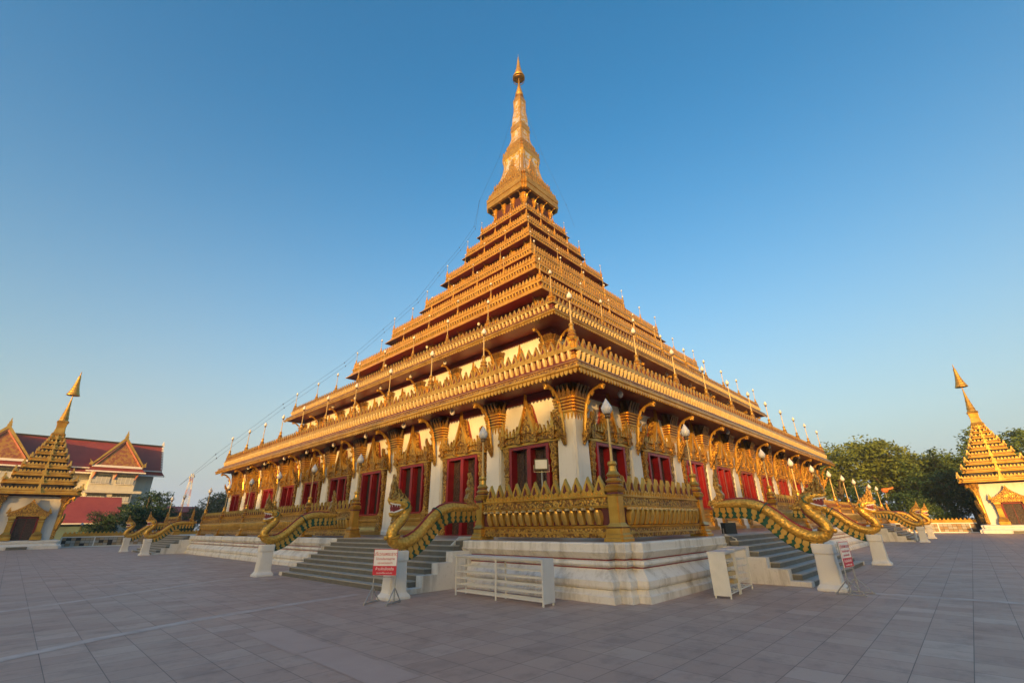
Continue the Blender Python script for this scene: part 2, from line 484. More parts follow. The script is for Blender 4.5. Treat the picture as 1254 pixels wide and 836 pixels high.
# ------------------------------------------------------------------ pagoda
pagoda = empty('pagoda', 'nine storey square golden pagoda with white walls and tall central spire', 'pagoda')
S0, ZT = 29.67, 1.40
def redsq(s, d=.32):
    base = [(s - 2 * d, -s), (s - 2 * d, -s + d), (s - d, -s + d), (s - d, -s + 2 * d), (s, -s + 2 * d)]
    out = []
    for k in range(4):
        ca, sa = [(1, 0), (0, 1), (-1, 0), (0, -1)][k]
        out += [(x * ca - y * sa, x * sa + y * ca) for x, y in base]
    return out
pl = MB()
prof = [(0, -.1), (0, .16), (-.05, .19), (-.10, .30), (-.04, .33), (-.02, .38), (-.02, .50), (-.06, .53), (-.27, .73), (-.28, .755), (-.28, .785), (-.22, .81),
        (-.17, .86), (-.19, .93), (-.28, .955), (-.28, .985), (-.24, 1.0), (-.13, 1.15), (-.13, 1.17), (-.17, 1.18), (-.17, 1.35), (-.19, 1.385), (-.30, ZT), (-29, ZT)]
mm = [0] * (len(prof) - 1)
mm[9] = 1; mm[14] = 1; mm[-1] = 2
pl.sweep(redsq(S0), prof, mm)
m_floor = plain('terrace_floor_tiles', (.20, .15, .13), (.28, .22, .19), 1.5, .4)
pl.obj('plinth', [m_plinth, m_redline, m_floor], pagoda)

def ring(path_half, prof, m):
    b = MB(); h = path_half
    return b.sweep([(h, -h), (h, h), (-h, h), (-h, -h)], prof, m)

# --- merlons, petals, posts, lamps prototypes (scale k)
def merlon(k, pierced, w=.40, h=.62):
    b = MB(); w *= k; h *= k
    out = [(-.36 * w, 0), (-.5 * w, .22 * h), (-.36 * w, .50 * h), (-.14 * w, .78 * h), (0, h), (.14 * w, .78 * h), (.36 * w, .50 * h), (.5 * w, .22 * h), (.36 * w, 0)]
    b.prism(out, -.05 * k, .05 * k, 0, inset=.12)
    if pierced:
        q = [(-.17 * w, .22 * h), (0, .62 * h), (.17 * w, .22 * h), (0, .12 * h)]
        b.prism(q, -.085 * k, -.03 * k, 1)
        b.prism([(-.55 * w, -.02), (-.45 * w, .16 * h), (-.2 * w, .26 * h), (0, .15 * h), (.2 * w, .26 * h), (.45 * w, .16 * h), (.55 * w, -.02)], -.10 * k, -.04 * k, 0)
    return b
def petal(k, w, h, out):
    """upright lotus petal bulging outward (towards -y)"""
    b = MB(); n = 7; vs = []
    for i in range(n):
        t = i / (n - 1); z = h * t
        y = -out * (.35 + .5 * math.sin(t * 2.2) + .35 * t * t)
        ww = w * (.36 + .14 * math.sin(t * math.pi)) * (1 if t < .75 else 1 - .35 * (t - .75) / .25)
        vs += [(-ww, .02, z), (-ww * .8, y, z), (0, y - .25 * out, z + .02 * h), (ww * .8, y, z), (ww, .02, z)]
    fs = []
    for i in range(n - 1):
        for j in range(4): fs.append((i * 5 + j, i * 5 + j + 1, i * 5 + j + 6, i * 5 + j + 5))
    fs.append(tuple(reversed(range(5)))); fs.append(tuple(range((n - 1) * 5, n * 5)))
    return b.add(vs, fs, 0)
def bud_bulb(r, h):
    b = MB()
    b.lathe([(r * .35, 0), (r * .75, .10 * h), (r, .30 * h), (r * .95, .45 * h), (r * .62, .68 * h), (r * .28, .86 * h), (.012, h)], 14)
    return b
def post_mesh(k, shaft_h, hw):
    """gold corner post with stacked finial; base at 0"""
    b = MB(); h = hw
    b.sq([(h * 1.9, 0), (h * 1.9, .07 * k), (h * 1.65, .11 * k), (h * 1.65, .17 * k), (h * 1.4, .21 * k), (h * 1.4, .34 * k), (h * 1.55, .37 * k), (h * 1.2, .43 * k), (h, .48 * k), (h, shaft_h - .1), (h * 1.12, shaft_h - .05), (h * 1.0, shaft_h), (h * 1.3, shaft_h + .05 * k), (h * 1.4, shaft_h + .12 * k)],
         m=[0] * 5 + [1] + [0] * 3 + [0] + [1] + [0] * 2)
    z = shaft_h + .12 * k
    b.lathe([(h * 1.5, z), (h * 1.65, z + .05 * k), (h * 1.2, z + .10 * k), (h * 1.2, z + .14 * k), (h * 1.45, z + .19 * k), (h * 1.0, z + .27 * k), (h * 1.0, z + .30 * k), (h * 1.25, z + .36 * k), (h * .75, z + .46 * k), (h * .62, z + .60 * k), (h * .85, z + .66 * k), (h * .7, z + .74 * k)], 12,
            m=[0, 0, 1, 0, 0, 1, 0, 0, 0, 0, 0])
    return b, z + .74 * k

TIERS = [  # s, z(eave lower edge), vertical scale, overhang, parapet inset
    (25.92, 7.93, 1.0, 1.95, .62), (21.12, 13.90, .85, 1.95, .55), (16.31, 19.27, .95, 1.6, .55), (13.13, 23.94, 1.05, 1.5, .6),
    (10.17, 28.38, .95, 1.4, .55), (8.31, 32.56, .93, 1.3, .55), (6.28, 36.76, .92, 1.2, .5), (4.83, 40.43, .80, 1.1, .45)]
LAMPX = [[-25.06, -19.12, -14.34, -9.56, -4.78, 0, 4.78, 9.56, 14.34, 19.12, 25.06],
         [-20.3, -14.34, -9.56, -4.78, 0, 4.78, 9.56, 14.34, 20.3],
         [-15.5, -9.56, -4.78, 0, 4.78, 9.56, 15.5], [-12.4, -8.2, -4.1, 0, 4.1, 8.2, 12.4],
         [-9.5, -4.78, 0, 4.78, 9.5], [-7.65, -3.8, 0, 3.8, 7.65], [-5.7, -2.85, 0, 2.85, 5.7], [-4.3, -1.6, 1.6, 4.3]]
TN = ['lowest', 'second', 'third', 'fourth', 'fifth', 'sixth', 'seventh', 'eighth']

def lamp_parts(k, bulb_k=1.):
    p = MB(); p.lathe([(.045 * k, 0), (.036 * k, .2 * k), (.032 * k, 1.2 * k)], 8); p.lathe([(.045 * k, 1.18 * k), (.085 * k, 1.21 * k), (.07 * k, 1.27 * k), (.09 * k, 1.30 * k)], 10, m=1)
    bb = MB(); bb.merge(bud_bulb(.150 * k * bulb_k, .44 * k * bulb_k), Matrix.Translation((0, 0, 1.29 * k)))
    return p.mesh('pole', [m_pole, m_dgold], True), bb.mesh('bulb', m_bulb, True)
def make_lamp(meshes, label, loc, group, name='roof_lamp'):
    r = empty(name, label, 'lamp', loc, 0, group)
    inst(meshes[0], 'pole', r); inst(meshes[1], 'bulb', r); return r

lamp_cache = {}
for ti, (s, z0, k, ov, ins) in enumerate(TIERS):
    zl = z0 if ti else 7.93
    low = ti == 0
    # fascia profile: offset (negative = inwards), z
    if ti < 2:
        P = [(-(ov + .3), zl + .02), (-.16, zl + .02), (-.14, zl - .02), (-.04, zl - .02), (0, zl + .02), (0, zl + .09 * k), (-.10, zl + .12 * k), (-.14, zl + .15 * k), (-.20, zl + .33 * k),
             (-.18, zl + .36 * k), (-.22, zl + .42 * k), (-ins + .12, zl + .55 * k), (-ins + .10, zl + .62 * k), (-ins - .02, zl + .66 * k), (-ins - .08, zl + .66 * k), (-ins - .08, zl + 1.06 * k),
             (-ins + .05, zl + 1.08 * k), (-ins + .05, zl + 1.17 * k), (-ins - .05, zl + 1.2 * k), (-ins - .28, zl + 1.2 * k), (-ins - .30, zl + .85), (-ins - 6.4, zl + .85)]
        mt = [2, 0, 0, 0, 0, 3, 2, 1, 3, 0, 1, 3, 0, 0, 3, 3, 0, 0, 0, 0, 4]
    else:
        P = [(-(ov + .3), zl + .22), (-.10, zl + .02), (0, zl), (0, zl + .07), (-.12, zl + .11), (-.16, zl + .20), (-ins + .16, zl + .50 * k), (-ins + .10, zl + .56 * k), (-ins + .10, zl + .66 * k), (-ins, zl + .68 * k),
             (-ins - .06, zl + .68 * k), (-ins - .06, zl + 1.06 * k), (-ins + .05, zl + 1.08 * k), (-ins + .05, zl + 1.18 * k), (-ins - .03, zl + 1.2 * k), (-ins - .04, zl + 1.42 * k), (-ins - .2, zl + 1.44 * k), (-ins - .22, zl + .8), (-ins - 5.2, zl + .8)]
        mt = [2, 0, 0, 3, 0, 0, 1, 0, 3, 0, 3, 3, 0, 0, 0, 0, 0, 4]
    last = min(5.2, s - ins - .3)
    P[-1] = (-(ins + .3 + (last if ti > 1 else 6.0)) if s > 8 else -(s - .3), P[-1][1])
    gm = m_gold if ti < 2 else m_ochre
    tier = ring(s, P, mt).obj('roof_tier', [gm, m_carved_fine, m_soffit, m_petalback, m_recess, m_ochre], pagoda)
    for face, rz in FACES:
        L = s - ins - .06
        # merlon row
        pitch = .47 if ti == 0 else (.42 if ti == 1 else .40)
        n = int(2 * L / pitch); xs = [-L + pitch * (i + .5) + (2 * L - n * pitch) / 2 for i in range(n)]
        b = MB(); mz = zl + (1.2 if ti < 2 else 1.42) * k
        b.repeat(merlon(k, ti < 2, w=pitch / k * .92, h=.66 if ti < 2 else .62), xs, -(s - ins - .06), mz)
        b.obj('merlon_row', [m_gold if ti < 2 else m_ochre, m_petalback], tier, rz=rz)
        # petals
        b = MB(); pp = .36
        n = int(2 * L / pp); xs = [-L + pp * (i + .5) + (2 * L - n * pp) / 2 for i in range(n)]
        b.repeat(petal(k, pp * .52 if ti < 2 else pp * .7, .40 * k if ti < 2 else .36 * k, .14 if ti < 2 else .10), xs, -(s - ins - .04), zl + (.665 if ti < 2 else .685) * k)
        b.obj('petal_band', [m_cream if ti < 2 else m_gold], tier, rz=rz)
        if ti < 2:
            b = MB(); dp = .24; n = int((2 * s - .2) / dp)
            d = MB(); d.prism([(-.10, .0), (.10, .0), (.09, -.12 * k), (0, -.22 * k), (-.09, -.12 * k)], -.03, .03, 0)
            b.repeat(d, [-(s - .1) + dp * (i + .5) for i in range(n)], -(s - .09), zl - .015)
            b.obj('dentil_row', m_carved_fine if False else m_gold, tier, rz=rz)
        # posts
    pm, ph = post_mesh(k, .95 * k + .12, .15 * k if ti < 2 else .11)
    pme = pm.mesh('post', [m_gold if ti < 2 else m_ochre, m_petalback], False)
    lk = (1.0, .85, .72, .72, .66, .62, .58, .52)[ti]
    lamps = lamp_parts(lk, .88)
    pz = zl + .55 * k
    xs = LAMPX[ti]; inset = s - abs(xs[0])
    for face, rz in FACES:
        for i, a in enumerate(xs):
            if i == 0 and face == 'left': continue
            o_ = s - inset
            loc = fpos(face, a, o_, pz)
            inst(pme, 'post', tier, loc)
            e = TN[ti]
            if i == 0: lab = f'white bud lamp on the near corner post of the {e} roof tier'
            elif i == len(xs) - 1: lab = f'white bud lamp on the far {face} corner post of the {e} roof tier'
            else: lab = f'white bud lamp, {ORD[i+1]} from the near corner, {face} parapet, {e} roof tier'
            make_lamp(lamps, lab, (loc[0], loc[1], pz + ph), f'lamps on the {e} roof parapet')

# --- storey walls
def wall_ring(h, z0, z1, mats, mi, name):
    b = MB()
    b.sweep([(h, -h), (h, h), (-h, h), (-h, -h)], [(0, z0), (0, z1)], mi)
    return b.obj(name, mats, pagoda)
W1 = 24.0
b = MB()
b.sweep([(W1, -W1), (W1, W1), (-W1, W1), (-W1, -W1)], [(0, ZT), (0, 7.55), (.06, 7.56), (.06, 7.62), (.03, 7.63), (.03, 7.97)], [0, 1, 1, 1, 1])
low_wall = b.obj('lower_wall', [m_white, m_soffit], pagoda)
W2 = 19.2
b = MB()
b.sweep([(W2, -W2), (W2, W2), (-W2, W2), (-W2, -W2)], [(0, 8.6), (0, 13.55), (.05, 13.56), (.05, 13.95)], [0, 1, 1])
up_wall = b.obj('upper_wall', [m_white, m_soffit], pagoda)

def leaf_poly(w, h, n=5):
    L = []
    for i in range(n + 1):
        t = i / n; L.append((w * (1 - t) ** .8 * (1 - .25 * math.sin(t * math.pi)), h * t))
    return [(-a, z) for a, z in L[:-1]] + [L[-1]] + [(a, z) for a, z in reversed(L[:-1])]
def flame(w, h, lean=0.):
    """asymmetric flame crest outline"""
    return [(-.5 * w, 0), (-.55 * w, .18 * h), (-.30 * w, .34 * h), (-.42 * w, .46 * h), (-.18 * w, .58 * h), (-.20 * w + lean * .5, .74 * h), (lean, h), (.10 * w + lean * .4, .70 * h), (.24 * w, .56 * h), (.44 * w, .44 * h), (.30 * w, .32 * h), (.55 * w, .16 * h), (.5 * w, 0)]

def column_meshes(h, hw, hc):
    sh = MB()
    sh.sq([(hw * 1.18, 0), (hw * 1.18, .18), (hw * 1.06, .28), (hw * 1.03, .4), (hw * .93, h)], m=0)
    cp = MB(); w = hw * .95
    zz0 = h - .25
    # dripping lotus leaves below, ringed bell, flaring leaves on top
    for k in range(4):
        rot = Matrix.Rotation(k * math.pi / 2, 4, 'Z')
        q = MB()
        for i in range(5):
            x = (-.8 + .4 * i) * w
            q.prism([(x - .16 * w, 0), (x + .16 * w, 0), (x + .08 * w, -.2), (x, -.34), (x - .08 * w, -.2)], -w * 1.06, -w * .98, 0)
        for i in range(4):
            x = (-.75 + .5 * i) * w
            for (ya, yb, za, zb, ww) in ((1.15, 1.32, 0, .5, .20), (1.28, 1.62, .42, .95, .16)):
                hh = hc * .5
                q.add([(x - ww * w, -ya * w, h + hc * .42 + za * hh), (x + ww * w, -ya * w, h + hc * .42 + za * hh), (x + ww * .8 * w * 1.2, -yb * w, h + hc * .42 + zb * hh), (x - ww * .8 * w * 1.2, -yb * w, h + hc * .42 + zb * hh),
                       (x, -(ya - .25) * w, h + hc * .42 + za * hh), (x, -(yb - .2) * w, h + hc * .42 + (zb + .05) * hh)],
                      [(0, 1, 2, 3), (1, 4, 5, 2), (4, 0, 3, 5), (3, 2, 5)], 1)
        cp.merge(q, Matrix.Translation((0, 0, h)) @ rot @ Matrix.Translation((0, 0, -h + h)) if False else rot @ Matrix.Identity(4)) if False else None
        cp.merge(MBshift(q, h), rot)
    pr = [(w * 1.0, h - .02), (w * 1.1, h + .03)]; mt_ = [0]
    for j in range(5):
        z = h + .05 + j * hc * .1; q = w * (1.08 + .05 * j)
        pr += [(q, z), (q, z + hc * .055), (q * .93, z + hc * .06), (q * .93, z + hc * .092)]; mt_ += [0, 0, 0, 2]
    pr += [(w * 1.0, h + .6 * hc), (w * .95, h + hc)]; mt_ += [0, 1]
    cp.sq(pr, m=mt_)
    return sh.mesh('shaft', [m_white]), cp.mesh('capital', [m_gold, m_dgold, m_petalback])
def MBshift(q, h):
    r = MB()
    # first 5 leaf prisms were modelled around z=0, flaring leaves around absolute h
    r.f = q.f; r.m = q.m
    r.v = [(x, y, z + h) if z < h * .5 else (x, y, z) for x, y, z in q.v]
    return r

def bracket_mesh(z0, z1, reach, k=1.0):
    """naga eave bracket in the plane square to the wall, outward = -y"""
    b = MB()
    H = z1 - z0
    def Z(t): return z0 + H * t
    rod = [(.10, 0), (.16, .12), (.20, .25), (.22, .40), (.26, .55), (.34, .70), (.50, .84), (.78, .93), (1.02, .96), (1.18, .94), (1.22, .89)]
    rr = [.02, .08, .13, .12, .085, .075, .07, .08, .10, .11, .04]
    b.tube([(0, -reach * o / 1.22, Z(t)) for o, t in rod], [r * k for r in rr], 7)
    leaf = [(.08, .02), (.20, .10), (.36, .20), (.46, .32), (.60, .40), (.66, .50), (.64, .58), (.56, .50), (.42, .42), (.34, .46), (.28, .36), (.16, .30), (.06, .2)]
    b.prism([(-reach * o / 1.22 * 1.1, Z(t)) for o, t in leaf], -.09 * k, .09 * k, 1, axis='x')
    b.prism([(-reach * o / 1.22, Z(t)) for o, t in [(1.0, .97), (1.15, 1.01), (1.3, .96), (1.22, .90), (1.08, .9)]], -.05 * k, .05 * k, 1, axis='x')
    for o, t in ((.30, .6), (.40, .74), (.6, .88)):
        b.prism([(-reach * (o) / 1.22, Z(t)), (-reach * (o + .16) / 1.22, Z(t + .0)), (-reach * (o + .05) / 1.22, Z(t - .07))], -.04 * k, .04 * k, 0, axis='x')
    return b.mesh('bracket', [m_gold, m_carved_fine])

sh1, cp1 = column_meshes(5.15, .54, 1.42)       # local heights above the terrace
br1 = bracket_mesh(3.65, 6.30, 1.35)
sh2, cp2 = column_meshes(3.6, .46, 1.05)
br2 = bracket_mesh(2.5, 4.75, 1.25, .9)
def add_column(face, a, W, z, shm, cpm, brm, corner=False):
    hw = .54 if z < 5 else .46
    o = W - .16
    c = empty_part('column', pagoda, fpos(face, a, o, z), frot(face))
    inst(shm, 'shaft', c); inst(cpm, 'capital', c)
    inst(brm, 'bracket', c, (0, -hw * .95, 0))
    if corner: inst(brm, 'bracket', c, (-hw * .95, 0, 0), -math.pi / 2)
def empty_part(name, parent, loc, rz):
    o = bpy.data.objects.new(name, None); o.empty_display_size = .2
    return place(o, parent, loc, rz)
for face, rz in FACES:
    for i in range(-5, 6):
        a = i * 4.78
        if i == -5:
            if face == 'right': add_column('right', -W1 + .16, W1, ZT, sh1, cp1, br1, True)
            continue
        if i == 5: a = W1 - .16
        add_column(face, a, W1, ZT, sh1, cp1, br1)
    for i in range(-4, 5):
        a = i * 4.78
        if i == -4:
            if face == 'right': add_column('right', -W2 + .16, W2, 8.75, sh2, cp2, br2, True)
            continue
        if i == 4: a = W2 - .16
        add_column(face, a, W2, 8.75, sh2, cp2, br2)

# --- windows / doors (local: x along, -y outward, z from terrace floor)
def window_proto(door, dark_panels):
    hw = 1.25; top = 3.95; bot = .02 if door else 1.25
    f = MB()   # red frame
    d0, d1 = -.34, -.001
    f.box(-hw, -hw + .16, d0 - .10, d1, bot, top); f.box(hw - .16, hw, d0 - .10, d1, bot, top); f.box(-.12, .12, d0 - .06, d1, bot, top - .14)
    f.box(-hw + .16, hw - .16, d0 - .08, d1, top - .14, top); f.box(-hw - .04, hw + .04, d0 - .16, d1, bot - .10, bot)
    p = MB()
    for sx in (-1, 1):
        x0, x1 = sorted((sx * .13, sx * (hw - .16)))
        p.box(x0, x1, -.05, -.004, bot, top - .14, 0 if dark_panels else 1)
        xm = (x0 + x1) / 2
        if dark_panels: p.box(xm - .03, xm + .03, -.08, -.02, bot, top - .14, 0)
        else:
            for xa in (x0 + .002, x1 - .042): p.box(xa, xa + .04, -.30, -.06, bot + .02, top - .2, 2)
    pil = MB()
    for sx in (1,):
        x = 0
        pil.sq([(.27, 0), (.27, .55), (.24, .62), (.20, .70), (.24, 1.0), (.24, 1.15), (.19, 1.25), (.15, 1.35), (.13, 2.6), (.17, 2.64), (.13, 2.75), (.18, 2.95), (.14, 3.1), (.19, 3.35), (.15, 3.5), (.2, 3.75), (.22, 3.96)], (x, -.24, 0), 0)
    base = MB()
    if not door:
        base.sweep([(-hw - .55, .1), (-hw - .55, -.36), (hw + .55, -.36), (hw + .55, .1)][0:4], [(.16, 0), (.16, .18), (.06, .28), (.02, .42), (-.03, .48), (-.03, .72), (.05, .8), (.05, .88), (-.02, .92), (.02, 1.05), (.12, 1.12), (.12, 1.2)], 0, closed=False)
        base.box(-hw - .5, hw + .5, -.36, 0, 1.12, 1.19, 0)
    ped = MB()
    z = top
    ped.box(-hw - .62, hw + .62, -.46, .05, z + .02, z + .16, 0)
    ped.box(-hw - .72, hw + .72, -.54, .05, z + .16, z + .30, 1)
    ped.box(-hw - .60, hw + .60, -.44, .05, z + .30, z + .50, 1); ped.box(-.62, .62, -.46, .05, z + .50, z + .58, 1)
    for x in (-hw - .35, -.52, .52, hw + .35):
        ped.box(x - .15, x + .15, -.60, -.42, z + .1, z + .62, 1)
    # steep central gable: two raking blades with a recessed carved field
    gz = z + .58
    blade = [(-.56, 0), (-.42, .02), (-.22, .58), (-.07, 1.2), (.0, 1.9), (-.06, 1.35), (-.24, .85), (-.45, .38)]
    ped.prism([(x, q) for x, q in blade], -.62, -.44, 0, org=(0, 0, gz))
    ped.prism([(-x, q) for x, q in reversed(blade)], -.62, -.44, 0, org=(0, 0, gz))
    ped.prism([(-.43, 0), (.43, 0), (.22, .60), (.07, 1.2), (0, 1.5), (-.07, 1.2), (-.22, .60)], -.52, -.08, 2, org=(0, 0, gz))
    ped.prism([(-.48, .1), (.48, .1), (.28, .62), (.10, 1.2), (0, 1.45), (-.10, 1.2), (-.28, .62)], -.08, .05, 3, org=(0, 0, gz))
    for x, w, h, ln in ((-hw - .36, .26, .88, .05), (-hw - .60, .14, .42, .03), (-hw - .12, .16, .5, .04), (-hw + .12, .12, .34, .03), (-.88, .16, .42, .04), (-.66, .15, .5, .03)):
        for sg in (-1, 1):
            ped.prism([(sg * -px_, pz_) for px_, pz_ in (flame(w, h, ln) if sg < 0 else list(reversed(flame(w, h, ln))))], -.56, -.44, 0, org=(-sg * x if sg < 0 else -x, 0, gz - .04)) if False else ped.prism(flame(w, h, ln * -sg), -.56, -.44, 0, org=(x * -sg, 0, gz - .10))
    return (f.mesh('frame', m_red), p.mesh('shutter_panel', [m_wood, m_dark, m_red]), pil.mesh('pilaster', [m_carved_fine]), base.mesh('base_panel', [m_gold_pale]) if not door else None,
            ped.mesh('pediment', [m_gold, m_carved_fine, m_carved, m_soffit]))
wprotos = {(d, k): window_proto(d, k) for d in (False, True) for k in (False, True)}
def add_window(face, a, door, dark):
    ms = wprotos[(door, dark)]
    w = empty_part('door' if door else 'window', pagoda, fpos(face, a, W1, ZT), frot(face))
    inst(ms[0], 'frame', w); inst(ms[1], 'shutter_panel', w); inst(ms[2], 'pilaster', w, (1.49, 0, 0)); inst(ms[2], 'pilaster', w, (-1.49, 0, 0))
    if ms[3]: inst(ms[3], 'base_panel', w)
    inst(ms[4], 'pediment', w)
for face, rz in FACES:
    for i in range(10):
        a = -21.51 + 4.78 * i
        if i == 0: a = -21.62
        if i == 9: a = 21.62
        add_window(face, a, i in (1, 8), i in (0, 1))
# second storey: gables over blind panels
gab = MB()
gab.box(-1.2, 1.2, -.10, .02, 1.0, 2.4, 3)
gab.box(-1.5, 1.5, -.35, .02, 2.5, 2.85, 1)
blade = [(-.70, 0), (-.52, .02), (-.26, .55), (-.09, 1.1), (.0, 1.7), (-.08, 1.2), (-.30, .75), (-.55, .36)]
gab.prism(blade, -.42, -.28, 0, org=(0, 0, 2.85)); gab.prism([(-x, q) for x, q in reversed(blade)], -.42, -.28, 0, org=(0, 0, 2.85))
gab.prism([(-.55, 0), (.55, 0), (.26, .55), (0, 1.4), (-.26, .55)], -.34, -.04, 2, org=(0, 0, 2.85))
for x, w, h, ln in ((-1.2, .36, .7, .05), (-.85, .3, .5, .05), (1.2, .36, .7, -.05), (.85, .3, .5, -.05)):
    gab.prism(flame(w, h, ln), -.36, -.24, 1, org=(x, 0, 2.82))
gab_me = gab.mesh('gable_panel', [m_gold, m_carved_fine, m_carved, m_red])
for face, rz in FACES:
    for i in range(8):
        inst(gab_me, 'gable_panel', pagoda, fpos(face, -16.73 + 4.78 * i, W2, 8.75), frot(face))

# --- recessed storeys of the upper tiers: maroon walls, short gold columns and brackets
colm = MB()
colm.sq([(.22, 0), (.22, .6), (.3, .7), (.26, .8), (.34, 1.1), (.28, 1.2), (.42, 1.6)], m=0)
colm_me = colm.mesh('short_column', m_ochre)
brk_me = bracket_mesh(.2, 1.9, 1.05, .8)
for ti in range(2, 8):
    s, z0, k, ov, ins = TIERS[ti]
    ps, pz0, pk = TIERS[ti - 1][0], TIERS[ti - 1][1], TIERS[ti - 1][2]
    W = s - ov
    w = wall_ring(W, pz0 + .7, z0 + .3, [m_recess], 0, 'recess_wall')
    span = 4.78 if W > 9 else (W * 2 / 3 if W > 4 else W)
    n = int(W / span)
    for face, rz in FACES:
        lst = [i * span for i in range(-n, n + 1) if abs(i * span) < W - .8] + [W - .1, -(W - .1)]
        for a in lst:
            inst(colm_me, 'short_column', w, fpos(face, a, W, z0 - 1.45), frot(face))
            inst(brk_me, 'bracket', w, fpos(face, a, W + .15, z0 - 1.65), frot(face))

# --- spire
m_neck = plain('dark_maroon_neck', (.05, .012, .012), (.09, .02, .018), 1.2, .6)
spire = MB()
E_ = .93 * .995
def H(*lst): return [(h / E_, z) for z, h in lst]
spire.sq(H((41.0, 2.9), (44.9, 2.75)), m=3)
spire.sq(H((45.2, 2.6), (45.22, 3.5), (45.3, 3.74), (45.75, 3.78), (45.78, 3.7), (46.25, 3.7), (46.28, 3.78), (46.9, 3.80), (46.95, 3.55), (47.35, 3.62), (47.4, 3.45), (47.9, 3.38), (48.0, 3.2), (48.4, 3.2), (48.5, 3.05), (49.0, 2.98)), m=[4, 0, 0, 1, 0, 0, 0, 1, 0, 1, 0, 1, 0, 1, 1])
spire_o = spire.obj('spire', [m_gold, m_carved, m_soffit, m_neck, m_neck], pagoda)
for face, rz in FACES:
    for a in (-2.7, -.9, .9, 2.7):
        inst(brk_me, 'bracket', spire_o, fpos(face, a, 2.95, 43.2), frot(face)); inst(colm_me, 'short_column', spire_o, fpos(face, a, 2.85, 43.55), frot(face))
bell = MB()
bell.sq(H((49.0, 2.95), (49.9, 2.6), (50.9, 2.26), (52.2, 1.98), (53.6, 1.82), (54.3, 1.86), (54.7, 1.98)), m=0)
bell.sq(H((54.7, 2.0), (55.0, 2.08), (55.4, 2.08), (55.5, 1.98), (56.0, 2.0), (56.1, 1.82), (56.6, 1.8), (56.7, 1.62), (57.2, 1.55), (57.8, 1.52)), m=2)
bell.sq(H((57.8, 1.42), (58.6, 1.18), (59.5, 1.0), (60.3, .98), (60.8, 1.04)), m=0)
bell.sq(H((60.8, 1.08), (61.2, 1.13), (61.6, 1.04), (62.1, 1.06), (62.2, .95)), m=2)
bell.sq(H((62.2, .92), (63.2, .9), (64.1, .84), (65.9, .66), (67.0, .66), (67.6, .70)), m=0)
bell.sq(H((67.6, .72), (68.0, .76), (68.5, .68), (68.6, .6), (69.3, .52)), m=2)
bell.lathe([(.72, 69.2), (.68, 69.5), (.72, 69.7), (.6, 69.9), (.62, 70.2), (.48, 70.4), (.5, 70.7), (.36, 70.9), (.38, 71.2), (.26, 71.5), (.28, 71.7), (.18, 72.1), (.14, 73.2), (.08, 74.0)], 16, m=2)
bell.obj('bell_tower', [m_spire, m_carved, m_gold], spire_o)
orn = MB()   # gold ribs on the corners and leaf scrolls climbing the faces
pts = [(49.0, 2.95), (50.9, 2.26), (53.6, 1.82), (54.7, 1.98)]
def hs(z, tab=((49.0, 2.95), (49.9, 2.6), (50.9, 2.26), (52.2, 1.98), (53.6, 1.82), (54.3, 1.86), (54.7, 1.98), (57.8, 1.42), (58.6, 1.18), (59.5, 1.0), (60.8, 1.0), (62.2, .92), (64.1, .84), (65.9, .66), (67.6, .7))):
    for (a, p), (b, q) in zip(tab, tab[1:]):
        if a <= z <= b: return p + (q - p) * (z - a) / (b - a)
    return tab[-1][1]
rng = random.Random(3)
for k in range(4):
    rot = Matrix.Rotation(k * math.pi / 2, 4, 'Z'); q = MB()
    for z0_, z1_ in ((49.0, 54.7), (57.8, 60.8), (62.2, 67.6)):
        zs = [z0_ + (z1_ - z0_) * i / 8 for i in range(9)]
        for u in (.80, 1.0) if z0_ < 55 else (.55, .8, 1.0):
            q.tube([(hs(z) * u * .98, -hs(z) * 1.02, z) for z in zs], .10 * hs(z0_) / 2 + .02, 6)
            q.tube([(-hs(z) * u * .98, -hs(z) * 1.02, z) for z in zs], .10 * hs(z0_) / 2 + .02, 6)
    for i in range(110):
        z = 49.2 + 4.4 * rng.random() ** 1.5; w = hs(z) * .72 * max(.1, 1 - (z - 49.2) / 4.8)
        x = rng.uniform(-w, w); h = rng.uniform(.35, .7); y = -hs(z + h * .4) * 1.065 - .03
        q.prism([(p[0] + x, p[1] + z) for p in flame(rng.uniform(.25, .45), h, rng.uniform(-.1, .1))], y - .13, y + .22, 0)
    for z, h, n, hh in ((49.0, 3.0, 13, .75), (55.9, 2.0, 9, .5), (47.3, 3.55, 17, .6), (61.9, 1.05, 7, .4), (48.2, 3.2, 15, .5), (57.1, 1.6, 7, .5)):
        for i in range(n):
            x = (-.9 + 1.8 * i / (n - 1)) * h
            q.prism([(p[0] + x, p[1] + z - .05) for p in leaf_poly(.10 * h ** .5 + .03, hh * 1.15)], -h * 1.09, -h * 1.07 + .12, 0)
    orn.merge(q, rot)
orn.obj('gold_scrollwork', [m_gold], spire_o)
um = MB()
um.lathe([(.06, 73.0), (.05, 74.6)], 8)
z = 74.0; r = 1.02
prof = []
for i in range(8):
    prof += [(r, z), (r * 1.03, z + .12), (r * .84, z + .52)]; z += .55; r *= .80
prof += [(.08, z + .6), (.10, z + .75), (.03, z + 1.0), (.015, 80.1)]
um.lathe(prof, 20)
for zz_, rr_ in ((73.95, 1.02), (73.45, 1.0)):
    um.tube([(rr_ * math.cos(a * math.pi / 12), rr_ * math.sin(a * math.pi / 12), zz_) for a in range(24)], .05, 5, closed=True)
for a in range(8):
    t = a * math.pi / 4
    um.tube([(1.0 * math.cos(t), 1.0 * math.sin(t), 73.95), (1.0 * math.cos(t), 1.0 * math.sin(t), 73.45)], .025, 4); um.tube([(1.0 * math.cos(t), 1.0 * math.sin(t), 73.45), (.08 * math.cos(t), .08 * math.sin(t), 73.7)], .02, 4)
